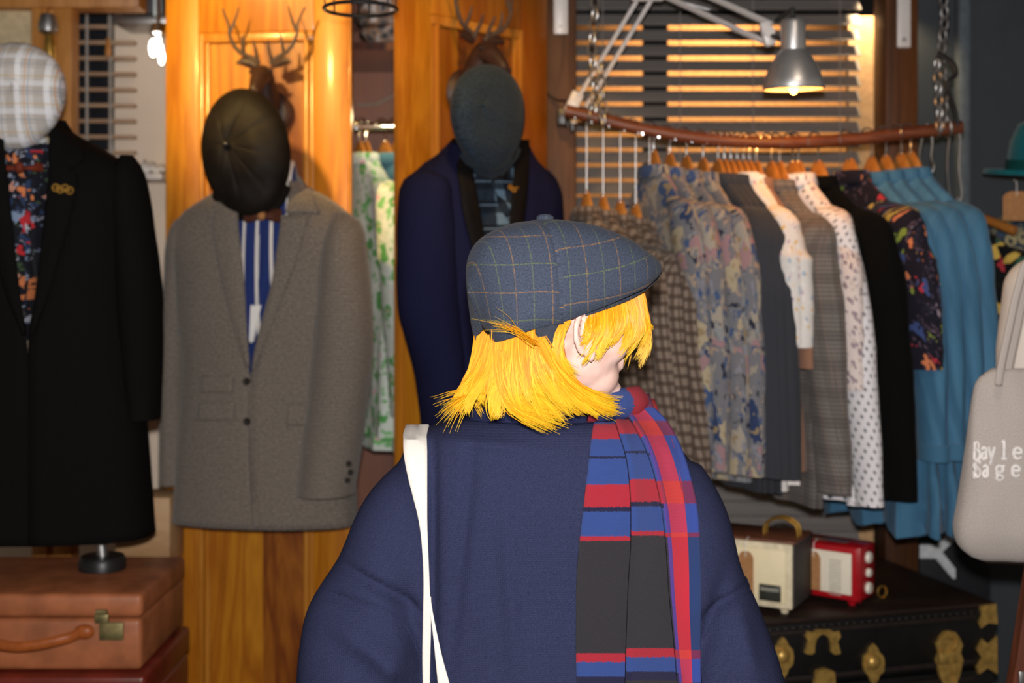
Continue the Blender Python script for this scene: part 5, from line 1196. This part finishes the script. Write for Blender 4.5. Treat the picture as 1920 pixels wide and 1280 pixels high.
for v in sw.data.vertices:
    w = v.co+RL
    if w.y < YP+.03:
        px = CX+w.x/w.y*FPX; py = HY-(w.z-EYE)/w.y*FPX
        v.co.y -= 1.9*bumpf(px, py)+.004*nz(px*.012, py*.006, 3)
sw.data.update()
BV = BVHTree.FromPolygons([v.co+RL for v in sw.data.vertices], [tuple(p.vertices) for p in sw.data.polygons])
EYEV = V((0, 0, EYE))
def hit(px, py, off=.004):
    d = P(px, py, 1.0)-EYEV; d.normalize(); h_ = BV.ray_cast(EYEV, d)
    if h_[0] is None:
        q, nn, _, _ = BV.find_nearest(P(px, py, YP)); return EYEV+d*((q-EYEV).dot(d)-off)
    return h_[0]-d*off
# neck rib and shoulder seams
m = MB(); pts = [];
for k in range(40):
    a = 2*pi*k/40; c = V((px2(1024, 0).x+.118*cos(a), YP-.012+.062*sin(a), EYE-(776-HY)/FPX*YP+.020*sin(a)*0+.004)); pts.append(c)
m.tube(pts+[pts[0]], .012, 8, caps=False); m.build('neck_rib', sweat_mat('navy_rib', C('#3f4568', .6), C('#23264a', .6)), sw)
for pts in ([(632, 1106), (680, 1124), (730, 1146), (765, 1180), (786, 1225)], [(1398, 1082), (1404, 1108), (1372, 1132), (1340, 1160), (1320, 1196)]):
    m = MB(); m.tube([hit(*q, .0) for q in catmull(pts, 24)], .0016, 6); m.build('seam', sweat, sw)

# scarf draped over the right shoulder, three overlapping pleats
def scarf_mat():
    m = Mt('fuzzy_tartan_wool', .95, .08, 0, .06); v = m.co('UV'); s = m.sep(v)
    n1 = m.noise(v, 16, 3); edge = m.math('MULTIPLY', m.math('SUBTRACT', m.noise(m.co('UV', (40, 8, 1)), 6, 3), .5), .020)
    vv = m.math('ADD', s[1], edge)
    B, R_, K_, D_ = C('#4060b0', .78), C('#d0303e', .85), C('#3a3838', .85), C('#2a2c50', .7)
    st = [(0, R_), (.03, B), (.075, R_), (.128, B), (.186, D_), (.194, B), (.282, R_), (.362, D_), (.378, B), (.462, R_), (.478, K_), (.872, R_), (.905, B), (.955, D_), (.985, K_)]
    col = m.ramp(vv, st, 'CONSTANT')
    # lengthwise red stripe and blue edge near the outer border (u from .72 to 1)
    red = m.math('MULTIPLY', m.math('GREATER_THAN', s[0], .735), m.math('LESS_THAN', s[0], .885)); edg = m.math('GREATER_THAN', s[0], .885); pink = m.math('MULTIPLY', m.math('GREATER_THAN', s[0], .70), m.math('LESS_THAN', s[0], .735))
    isred = m.ramp(vv, [(p, (1, 1, 1, 1) if c is R_ else (0, 0, 0, 1)) for p, c in st], 'CONSTANT')
    isk = m.ramp(vv, [(p, (1, 1, 1, 1) if c is K_ else (0, 0, 0, 1)) for p, c in st], 'CONSTANT')
    rc = m.mix(isred, m.mix(isk, C('#dc3c60', 1.0), C('#e03040', 1.0)), C('#f4443c', 1.0)); ec = m.mix(isred, m.mix(isk, C('#4462c8', .75), C('#33508e', .72)), C('#9a3a6a', .75)); pc = m.mix(isred, C('#7050b8', .75), C('#c03a58', .8))
    col = m.mix(red, col, rc); col = m.mix(edg, col, ec); col = m.mix(pink, col, pc)
    f = m.noise(m.co('UV', (60, 110, 1)), 6, 4, .7); col = m.mix(m.math('MULTIPLY', f, .42), col, (.02, .018, .04, 1)); f2 = m.noise(m.co('UV', (50, 150, 1)), 9, 3, .7, 1.5); col = m.mix(m.ramp(f2, [(.52, (0, 0, 0, 1)), (.78, (.34, .34, .34, 1))]), col, (.22, .21, .24, 1))
    tw = m.math('LESS_THAN', m.math('FRACT', m.math('MULTIPLY', m.math('ADD', m.math('MULTIPLY', s[0], .24), m.math('MULTIPLY', s[1], .42)), 260)), .5)
    col = m.mix(m.math('MULTIPLY', tw, .16), col, (.01, .01, .03, 1)); m.bump(f, .6, .003); return m.base(col)
scarf_m = scarf_mat()
sc = bpy.data.objects.new('scarf', None)
m = MB()
Lm = lambda y: (y-756)/(1290-756)
def pleat(edges, u0, u1, off, dv=0.0, curl=0.0, top=None):
    """edges: (pixel row, left px, right px); lies on the back, then runs over the shoulder"""
    G, U = [], []; n = 12
    for (y, a, b) in dens(edges, 60):
        r, uu = [], []
        for j in range(n+1):
            f = j/n; x = lerp(a, b, f); yy = y; o = off+.003*nz(x*.03, y*.012, u0*9)+curl*(1-(2*f-1)**2)+(.010*math.exp(-((f)/.18)**2) if u0 > .1 else 0)
            r.append(hit(x, yy, o)); uu.append((lerp(u0, u1, f), Lm(y)+dv))
        G.append(r); U.append(uu)
    Y0_ = [[p_.y for p_ in r] for r in G]
    for _ in range(60):
        Y_ = [[p_.y for p_ in r] for r in G]
        for i in range(1, len(G)-1):
            for j in range(n+1):
                a_ = (Y_[i-1][j]+Y_[i+1][j]+Y_[i][max(j-1, 0)]+Y_[i][min(j+1, n)]+Y_[i][j]*2)/6; ny = min(a_, Y0_[i][j]); p_ = G[i][j]; k_ = ny/p_.y
                G[i][j] = V((p_.x*k_, ny, EYE+(p_.z-EYE)*k_))
    # over the shoulder to the front
    top_r = G[0]; pre, pu = [], []
    for i, (dy, dz) in enumerate(((.20, -.18), (.185, -.10), (.16, -.035), (.11, -.003), (.05, .012))):
        pre.append([p_+V((-.012*(5-i)/5, dy*.85, dz+.004)) for p_ in top_r]); pu.append([(q[0], q[1]-.02-.06*(5-i)) for q in U[0]])
    m.grid(pre+G, pu+U)
pleat([(784, 1118, 1196), (800, 1112, 1200), (860, 1104, 1196), (950, 1094, 1192), (1020, 1086, 1186), (1110, 1080, 1182), (1230, 1080, 1180), (1330, 1082, 1178), (1420, 1084, 1176)], .0, .40, .008)
pleat([(776, 1150, 1236), (800, 1158, 1250), (860, 1176, 1268), (950, 1184, 1284), (1020, 1184, 1290), (1110, 1178, 1298), (1230, 1174, 1302), (1330, 1172, 1300), (1420, 1170, 1300)], .34, .80, .017, .018)
pleat([(766, 1168, 1226), (790, 1186, 1250), (830, 1208, 1272), (880, 1226, 1290), (950, 1242, 1306), (1020, 1250, 1312), (1110, 1256, 1314), (1200, 1264, 1313), (1290, 1272, 1314), (1420, 1276, 1316)], .70, 1.0, .026, .012)
# the loop round the neck
G, U = [], []
for i in range(15):
    th = lerp(rad(-75), rad(150), i/14); r, uu = [], []
    for j in range(7):
        rr = .098+.016*sin(pi*j/6); c = V((px2(1060, 0).x+(rr+.012)*cos(th), YP-.005+rr*.78*sin(th), 1.375-.01*0+.045*(j/6-.5)-.02*max(0, sin(th)))); r.append(c); uu.append((j/6*.3, .02+.35*i/14))
    G.append(r); U.append(uu)
m.grid(G, U)
bpy.data.objects.remove(sc)
sc = m.build('scarf', scarf_m, person, True, [SOL(.006, 0.0)], label='blue, red and black tartan scarf over the right shoulder')

# flat cap
capm = check('navy_windowpane_tweed', C('#596378', .62), [(0, .052, .0019, .30, C('#a07a54', .7), .7), (0, .052, .0019, .80, C('#78845a', .65), .65), (1, .078, .0019, .18, C('#a87e52', .7), .75), (1, .078, .0019, .68, C('#808c58', .65), .7)], 420, .95, .04, .42, 260)
ST = [(877, 548, 618, .001), (878, 528, 628, .018), (882, 496, 640, .040), (890, 468, 644, .056), (906, 446, 646, .070), (930, 431, 644, .083), (970, 418, 632, .094), (998, 413.5, 622, .098), (1002, 413, 621, .0985), (1020, 411, 616, .100), (1075, 415, 602, .101), (1120, 428, 584, .097), (1160, 447, 566, .088), (1188, 465, 547, .072), (1208, 478, 530, .054), (1220, 487, 516, .034), (1226, 494, 506, .014)]
BC = [(850, 636), (886, 642), (905, 643), (950, 633), (1000, 618), (1060, 600), (1130, 572), (1200, 540), (1240, 506), (1270, 490)]
def bcurve(px):
    for (a, b), (c, d) in zip(BC, BC[1:]):
        if px <= c: return lerp(b, d, max(0, (px-a)/(c-a)))
    return 490
m = MB(); G, U = [], []; SD = [(a, b, max(bcurve(a+450*w) if w > .03 else c, b+6), w) for a, b, c, w in catmull(ST, 110)]; n = 30
arc_u = 0.0; prev_ = None
for px, yt, yb, w in SD:
    q_ = FH.w(FH.loc(px, yt, 0)[0], w*.9, 0)
    if prev_ is not None: arc_u += (q_-prev_).length
    prev_ = q_
    f, zt_ = FH.loc(px, yt, 0); _, zb_ = FH.loc(px, yb, w); r, uu = [], []
    for k in range(n+1):
        a = pi*k/n; c_, s_ = cos(a), sin(a); d = w*math.copysign(abs(c_)**.72, c_); u_ = zb_+(zt_-zb_)*abs(s_)**.72
        sm = -.0025*math.exp(-((px-1000)/4)**2)
        hh = 1-abs(s_)**.72; r.append(FH.w(f+.022*hh*max(0, (935-px)/57)-.0, d*(1+sm*8), u_+sm+.002*nz(f*20, d*20, 1))); uu.append((arc_u, u_-((.10*f+1.0*f*abs(f)-.016) if px > 1000 else .03*f)))
    G.append(r); U.append(uu)
m.grid(G, U); cap = m.build('flat_cap', capm, person, True, [SOL(.004, -1)], label='navy flat cap with a green and tan windowpane check')
m = MB(); f, z = FH.loc(1022, 410, 0); m.ell(FH.w(f, 0, z+.001), (.013, .013, .006)); m.build('button', capm, cap)
m = MB(); G, U = [], []
for px, yb, w in catmull([(1098, 578, .090), (1140, 564, .082), (1178, 549, .070), (1207, 532, .056), (1226, 517, .042), (1238, 503, .020)], 20):
    f, z = FH.loc(px, yb, w); r, uu = [], []
    for k in range(17):
        q = -1+2*k/16; r.append(FH.w(f, w*q, z-.002-.004*q*q)); uu.append((f, w*q*1.3))
    G.append(r); U.append(uu)
m.grid(G, U); m.build('peak', capm, cap, True, [SOL(.010)])
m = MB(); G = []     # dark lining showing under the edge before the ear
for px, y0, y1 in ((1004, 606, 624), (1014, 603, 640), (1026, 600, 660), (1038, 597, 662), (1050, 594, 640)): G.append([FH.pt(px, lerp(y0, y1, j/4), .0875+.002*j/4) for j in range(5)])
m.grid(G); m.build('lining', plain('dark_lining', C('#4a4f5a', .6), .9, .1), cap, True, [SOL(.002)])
# hair
def hair_mat():
    m = Mt('dyed_yellow_hair', .42, .3); s = m.sep(m.co('UV')); col = m.ramp(s[0], [(0, C('#d8860e', .86)), (.35, C('#f09e18', .88)), (.7, C('#f4b01c', .9)), (1, C('#ecc430', .88))])
    root = m.ramp(s[1], [(0, (1, 1, 1, 1)), (.35, (0, 0, 0, 1))]); tip = m.ramp(s[1], [(.55, (0, 0, 0, 1)), (1, (1, 1, 1, 1))])
    col = m.mix(m.math('MULTIPLY', root, .55), col, C('#e8890c', .9)); col = m.mix(m.math('MULTIPLY', tip, .45), col, C('#e6cc30', .95)); return m.base(col)
hairm = hair_mat()
m = MB(); rng = random.Random(3)
def strands(guides, count, jit=.004, r0=.0008, side=1, base=True, tipj=.006, clump=0, lmin=.84):
    L = []
    for g in guides:
        pts = []
        for gi, (px, py, d) in enumerate(g): k0_ = gi == 0 and clump; x, z = FH.loc(px, py-(16 if k0_ else 0), d*(.84 if k0_ else 1)); d = d*(.84 if k0_ else 1); pts.append((x, d, z))
        L.append(catmull(pts, 12))
    NG = len(L)
    locks = [(rng.random()*(NG-1), rng.gauss(0, .017), rng.gauss(0, .008), rng.gauss(.004, .013), rng.uniform(.80, 1.04)) for _ in range(clump)]
    for i in range(count):
        t_ = rng.random()*(NG-1); lk = None
        if clump: lk = min(locks, key=lambda q: abs(q[0]-t_)+.25*rng.random())
        k = min(int(t_), NG-2); f = t_-k; f = f*f*(3-2*f) if rng.random() < .5 else f
        j0 = (rng.gauss(0, jit*.5), rng.gauss(0, jit*.6), rng.gauss(0, jit*.4)); j1 = (rng.gauss(0, tipj), rng.gauss(0, tipj*.7), rng.gauss(0, tipj))
        ln = rng.uniform(lmin, 1.0)*(lk[4] if lk else 1.0); lift = rng.uniform(-.004, .004); path = []; wv = rng.uniform(0, 6)
        for q in range(11):
            s_ = q/10*ln*11; a = min(int(s_), 10); b = min(s_-a, 1.3)
            c = [lerp(lerp(L[k][a][e], L[k][a+1][e], b), lerp(L[k+1][a][e], L[k+1][a+1][e], b), f)+lerp(j0[e], j1[e], (q/10)**1.6) for e in range(3)]
            if lk:
                w_ = (q/10)**1.5; tl = min(max(lk[0], 0), NG-1.001); kl = int(tl); fl = tl-kl
                cl = [lerp(lerp(L[kl][a][e], L[kl][a+1][e], b), lerp(L[kl+1][a][e], L[kl+1][a+1][e], b), fl) for e in range(3)]
                c = [lerp(c[e], cl[e]+lk[1+e]*(q/10), .72*w_) for e in range(3)]
            c[0] += .0015*sin(q*.9+wv); path.append(FH.w(c[0], side*(c[1]+lift), c[2]))
        cu = rng.random(); rr = [r0*(1.0 if q < 6 else 1.0-.75*(q-6)/4) for q in range(11)]
        rings = []; us = []
        for q in range(11):
            tn_ = (path[min(q+1, 10)]-path[max(q-1, 0)]).normalized(); sx = tn_.cross(V((.3, -.9, .1))).normalized(); sy = tn_.cross(sx)
            rings.append([path[q]+(sx*cos(2*pi*e/3)+sy*sin(2*pi*e/3))*rr[q] for e in range(3)]); us.append([(cu, q/10)]*4)
        m.loft(rings, False, 0, us)
    if base:
        G, U_ = [], []
        for i in range(14):
            t_ = i/13*(NG-1); k = min(int(t_), NG-2); f = t_-k
            G.append([FH.w(*(lambda c: (c[0], side*(c[1]-.006), c[2]))([lerp(L[k][q][e], L[k+1][q][e], f) for e in range(3)])) for q in range(8 if lmin > .7 else 6)]); U_.append([(.35, q/10) for q in range(8 if lmin > .7 else 6)])
        m.grid(G, U_)
back = [[(918, 636, -.02), (893, 690, -.02), (872, 735, -.015), (858, 768, .0)],
        [(922, 640, .012), (902, 690, .012), (882, 740, .015), (880, 782, .012)],
        [(930, 634, .040), (924, 690, .042), (912, 745, .045), (905, 782, .04)],
        [(962, 626, .062), (958, 690, .066), (965, 745, .070), (1000, 786, .068)],
        [(992, 620, .076), (996, 680, .080), (1020, 738, .084), (1068, 786, .080)],
        [(1008, 618, .083), (1022, 682, .088), (1052, 735, .090), (1100, 778, .088)],
        [(1016, 626, .088), (1036, 688, .092), (1072, 735, .094), (1130, 770, .094)]]
strands(back, 4200, clump=54)
strands(back, 900, side=-1, clump=40)
# flick towards the jaw
strands([[(1010, 640, .092), (1050, 712, .096), (1102, 752, .1), (1158, 772, .098)], [(1016, 632, .090), (1060, 702, .096), (1110, 740, .1), (1150, 752, .098)]], 380, tipj=.006, base=False)
strands([[(930, 660, .05), (935, 720, .06), (960, 765, .066), (1030, 792, .07)], [(950, 660, .06), (960, 720, .07), (1000, 770, .075), (1060, 788, .078)]], 300, tipj=.008, base=False)
# lock behind and before the ear
strands([[(1056, 606, .094), (1042, 640, .096), (1046, 676, .096), (1072, 706, .096)], [(1068, 600, .095), (1052, 640, .098), (1054, 676, .098), (1080, 704, .097)]], 140, jit=.002, tipj=.005, base=False)
bang = [[(1102, 580, .080), (1098, 618, .092), (1086, 650, .094), (1066, 690, .094)],
        [(1122, 572, .076), (1122, 614, .088), (1108, 652, .088), (1088, 690, .088)],
        [(1142, 562, .068), (1150, 606, .080), (1140, 648, .080), (1120, 684, .078)],
        [(1164, 550, .056), (1180, 598, .068), (1174, 642, .066), (1154, 680, .062)],
        [(1178, 546, .040), (1200, 602, .050), (1194, 645, .046), (1172, 684, .040)],
        [(1192, 546, .026), (1208, 600, .024), (1206, 642, .02), (1186, 682, .015)],
        [(1198, 542, -.01), (1212, 598, -.01), (1210, 640, -.012), (1194, 680, -.015)]]
strands(bang, 1300, tipj=.005, clump=22, jit=.004, lmin=.62); strands(bang[:6], 400, side=-1)
# flyaways over the cap edge
strands([[(1002, 642, .100), (978, 622, .103), (945, 612, .098), (905, 606, .085)], [(1006, 650, .101), (975, 632, .104), (950, 620, .099), (920, 616, .09)]], 16, jit=.004, r0=.00045, tipj=.009, base=False)
strands([[(900, 690, .0), (880, 725, .0), (862, 745, .01), (835, 770, .02)], [(905, 720, .02), (880, 745, .02), (860, 762, .02), (846, 782, .02)]], 60, jit=.004, r0=.0006, tipj=.016, base=False)
# scalp cover under the cap
F_, R_, U_v = FW, V((FW.y, -FW.x, 0)), V((0, 0, 1)); m.ell(HC+FW*-.036+V((0, 0, .004)), (.080, .080, .094), 24, 16, Matrix((F_, R_, U_v)).transposed())
m.ell(HC+FW*-.045+V((0, 0, -.07)), (.062, .070, .085), 24, 16, Matrix((F_, R_, U_v)).transposed())
m.build('hair', hairm, person, True, label='chin-length bright yellow hair')

# white tote on the left shoulder, straps down the back
canvas = cloth('white_canvas', C('#f4efe6', .95), C('#e6e0d6', .95), 500, kind='Object', spec=.2)
tote = thing('tote_bag', 'white canvas tote bag hanging by its straps from the shopper\'s left shoulder', 'bag', V((px2(812, 0).x, YP-.2, .44)))
def strap(edges, off, top=True):
    m = MB(); G = []
    for y, a, b in dens(edges, 50): G.append([hit(lerp(a, b, j/4), y, off+.001*sin(pi*j/4)) for j in range(5)])
    Y0_ = [min(p_.y for p_ in r) for r in G]
    for _ in range(40):
        for i in range(1, len(G)-1):
            a_ = min(sum(p_.y for p_ in G[i-1]+G[i+1])/10, Y0_[i])
            G[i] = [V((p_.x*a_/p_.y, a_, EYE+(p_.z-EYE)*a_/p_.y)) for p_ in G[i]]
    G += [[V((lerp(p_.x, q, .6), YP-.155-.0*j, z_)) for j, (p_, q) in enumerate(zip(G[-1], (G[-1][0].x,)*5))] for z_ in (.93, .86, .78)]
    if top:
        t0 = G[0]; pre = []
        for dy, dz in ((.19, -.26), (.18, -.16), (.16, -.07), (.11, -.012), (.05, .008)): pre.append([p_+V((0, dy, dz)) for p_ in t0])
        G = pre+G
    m.grid(G); m.build('strap', canvas, tote, True, [SOL(.0035)])
strap([(815, 756, 800), (850, 757, 801), (890, 764, 801), (930, 774, 801), (970, 784, 801), (1010, 790, 802), (1080, 794, 805), (1160, 793, 808), (1230, 792, 807), (1290, 793, 806), (1350, 794, 806)], .007)
strap([(1118, 804, 807), (1150, 807, 812), (1190, 812, 820), (1230, 816, 829), (1290, 822, 845), (1350, 828, 856)], .012, False)
m = MB(); c = V((px2(815, 0).x, YP-.165, .62)); rings = []
for z, w, d in ((.44, .15, .02), (.46, .172, .032), (.6, .176, .036), (.72, .175, .026), (.80, .175, .012)):
    rings.append([V((c.x+w*math.copysign(abs(cos(2*pi*k/32))**.5, cos(2*pi*k/32)), c.y+d*sin(2*pi*k/32)+.004*nz(k*.4, z*9), z)) for k in range(32)])
m.loft(rings); m.build('bag_body', canvas, tote)

# ------------------------------------------------------------------ second shopper at the right edge, with a grey tote
Y2 = 2.62; p2x = P(2116, 0, Y2).x
p2 = thing('person', 'person mostly outside the right edge in a pink and cream top and blue jeans', 'person', (p2x, Y2, 0))
J = dict(neck=V((p2x, Y2, 1.62)), trunk=[(V((p2x, Y2, z)), w, d) for z, w, d in ((1.63, .07, .06), (1.585, .15, .08), (1.52, .19, .10), (1.35, .17, .11), (1.2, .155, .10), (1.08, .18, .115), (.99, .18, .115), (.9, .15, .10))],
    sh_l=V((p2x-.18, Y2, 1.53)), el_l=V((p2x-.20, Y2+.03, 1.22)), wr_l=V((p2x-.05, Y2-.16, 1.15)), sh_r=V((p2x+.18, Y2, 1.53)), el_r=V((p2x+.21, Y2+.02, 1.22)), wr_r=V((p2x+.2, Y2-.05, .98)),
    hip_l=V((p2x-.09, Y2, .97)), hip_r=V((p2x+.09, Y2, .97)), kn_l=V((p2x-.1, Y2, .53)), kn_r=V((p2x+.1, Y2, .53)), an_l=V((p2x-.1, Y2+.02, .09)), an_r=V((p2x+.1, Y2+.02, .09)), foot=V((0, -1, 0)))
human_body(p2, V((p2x, Y2, 1.79)), V((0, -1, 0)), J, dict(l=(V((.7, -.6, .1)), V((0, 0, -1)), 1), r=(V((0, -.2, -1)), V((-1, 0, 0)), 1, .3)))
def two_tone():
    m = Mt('pink_and_cream_jersey', .9, .1, 0, .1); s = m.sep(m.co('Object')); a = m.noise(m.co('Object'), 300, 2)
    body = m.math('MULTIPLY', m.math('GREATER_THAN', s[2], 1.40), m.math('GREATER_THAN', s[0], -.212)); c = m.mix(body, C('#d8d0c6'), C('#dcb4ba')); return m.base(m.mix(m.math('MULTIPLY', a, .15), c, C('#b8a8a0')))
m = MB(); loft_ellipse(m, [(V((p2x, Y2, z)), w, d) for z, w, d in ((1.615, .085, .07), (1.59, .15, .09), (1.54, .205, .115), (1.40, .20, .13), (1.2, .195, .125), (1.02, .20, .13), (1.0, .19, .125))])
for k, q in (('l', -1), ('r', 1)): m.ell(J['sh_'+k], (.075, .08, .072)); m.tube([J['sh_'+k]+V((0, 0, .01)), J['sh_'+k].lerp(J['el_'+k], .4), J['el_'+k], J['el_'+k].lerp(J['wr_'+k], .9)], [.072, .076, .066, .048], 18)
bake(m.build('jumper', two_tone(), p2, True, [('REMESH', dict(mode='VOXEL', voxel_size=.009)), ('SMOOTH', dict(factor=.5, iterations=8))]))
m = MB(); loft_ellipse(m, [(V((p2x, Y2, 1.08)), .188, .122), (V((p2x, Y2, 1.0)), .196, .126), (V((p2x, Y2, .93)), .19, .12)])
for k in 'lr': m.tube([J['hip_'+k], J['hip_'+k].lerp(J['kn_'+k], .5), J['kn_'+k], J['kn_'+k].lerp(J['an_'+k], .5), J['an_'+k]], [.104, .092, .078, .072, .066], 18)
bake(m.build('jeans', cloth('blue_jeans', C('#34507c'), None, 400, kind='Object'), p2, True, [('REMESH', dict(mode='VOXEL', voxel_size=.009)), ('SMOOTH', dict(factor=.5, iterations=6))]))
for k in 'lr': shoe(J['an_'+k], J['foot'], shoe_m, p2)
m = MB(); m.ell((p2x, Y2+.015, 1.815), (.088, .112, .108), 20, 14); m.ell((p2x, Y2+.05, 1.72), (.08, .07, .10), 20, 14); m.build('hair', plain('brown_hair', C('#4a3220'), .5), p2)
# grey tote
FTt = Fr(1915, 2.40, 0); grey_canvas = cloth('grey_canvas', C('#b8afa9', 1.0), C('#a09892', 1.0), 380, spec=.15)
gt = thing('tote_bag', 'grey canvas tote bag with white lettering hanging at the right edge', 'bag', FTt.pt(1915, 1055))
R = [(y, a, b, (a+b)/2, (a+b)/2, d) for y, a, b, d in ((692, 1862, 2032, .012), (712, 1836, 2050, .018), (740, 1826, 2062, .026), (850, 1812, 2072, .045), (950, 1798, 2082, .058), (1000, 1790, 2086, .055), (1030, 1798, 2076, .042), (1048, 1822, 2054, .028), (1056, 1850, 2020, .012))]
TS = Shell(FTt, R, 40); TS.fold = lambda x, z: .007*nz(x*16+z*5, z*4, 3)+.004*nz(x*40, z*6, 8); TS.build('bag_body', grey_canvas, gt)
for q, off in ((0, .004), (1, -.03)):
    m = MB(); G = []
    for px, py in catmull([(1872, 720), (1878, 680), (1893, 610), (1906, 550), (1924, 492), (1944, 476), (1962, 500), (1978, 600), (1992, 700), (1996, 722)], 40):
        G.append([FTt.pt(px-6.5+13*j/3+q*14, py+(3 if j else 0)+q*4, .035+off) for j in range(4)])
    m.grid(G); m.build('strap', grey_canvas, gt, True, [SOL(.003)])
# printed words, serifed by hand strokes
GL = {'B': [[(0, 0), (0, 1)], [(0, 1), (.4, 1), (.55, .88), (.55, .66), (.4, .54), (0, .54)], [(.4, .54), (.62, .40), (.62, .14), (.45, 0), (0, 0)], [(-.1, 0), (.1, 0)], [(-.1, 1), (.1, 1)]],
 'a': [[(.05, .55), (.2, .66), (.38, .62), (.44, .5), (.44, .08), (.54, 0)], [(.44, .38), (.15, .32), (.04, .16), (.14, .01), (.3, .02), (.44, .14)]],
 'y': [[(0, .64), (.26, .04)], [(.52, .64), (.2, -.2), (.04, -.28)], [(-.1, .64), (.12, .64)], [(.42, .64), (.62, .64)]],
 'l': [[(.15, 0), (.15, 1), (.03, .96)], [(.0, 0), (.3, 0)]],
 'e': [[(.02, .36), (.48, .36), (.44, .56), (.26, .66), (.08, .56), (.02, .32), (.1, .08), (.28, 0), (.48, .1)]],
 'S': [[(.52, .78), (.48, .94), (.28, 1), (.08, .9), (.06, .7), (.28, .54), (.5, .38), (.52, .16), (.32, 0), (.1, .06), (.02, .24)]],
 'g': [[(.24, .66), (.06, .54), (.08, .34), (.24, .26), (.4, .34), (.42, .54), (.24, .66)], [(.42, .58), (.54, .66)], [(.12, .28), (.06, .14), (.4, .06), (.46, -.1), (.3, -.24), (.08, -.2), (.04, -.06), (.14, .06)]],
 '&': [[(.6, .02), (.14, .72), (.2, .94), (.36, .92), (.38, .74), (.08, .3), (.1, .06), (.3, 0), (.52, .2), (.6, .44)]]}
m = MB()
def word(txt, x0, y0, hpx, adv):
    x = x0
    for ch_ in txt:
        wx_ = .62 if ch_ in 'Bay&S' else 1.0
        for st in GL[ch_]:
            pts = catmull(st, max(2, len(st)*4)) if len(st) > 2 else st
            m.tube([TS.on(x+a*hpx*wx_, y0-b*hpx, .0035)[0] for a, b in pts], .0026, 6, flat=.5)
        x += adv[ch_] if isinstance(adv, dict) else adv
word('Bayley', 1824, 860, 32, dict(B=16, a=14, y=24, l=22, e=34)); word('&Sage', 1815, 893, 31, {'&': 12, 'S': 16, 'a': 24, 'g': 30, 'e': 30})
m.build('lettering', plain('white_print', C('#dcd8d6'), .7), gt)
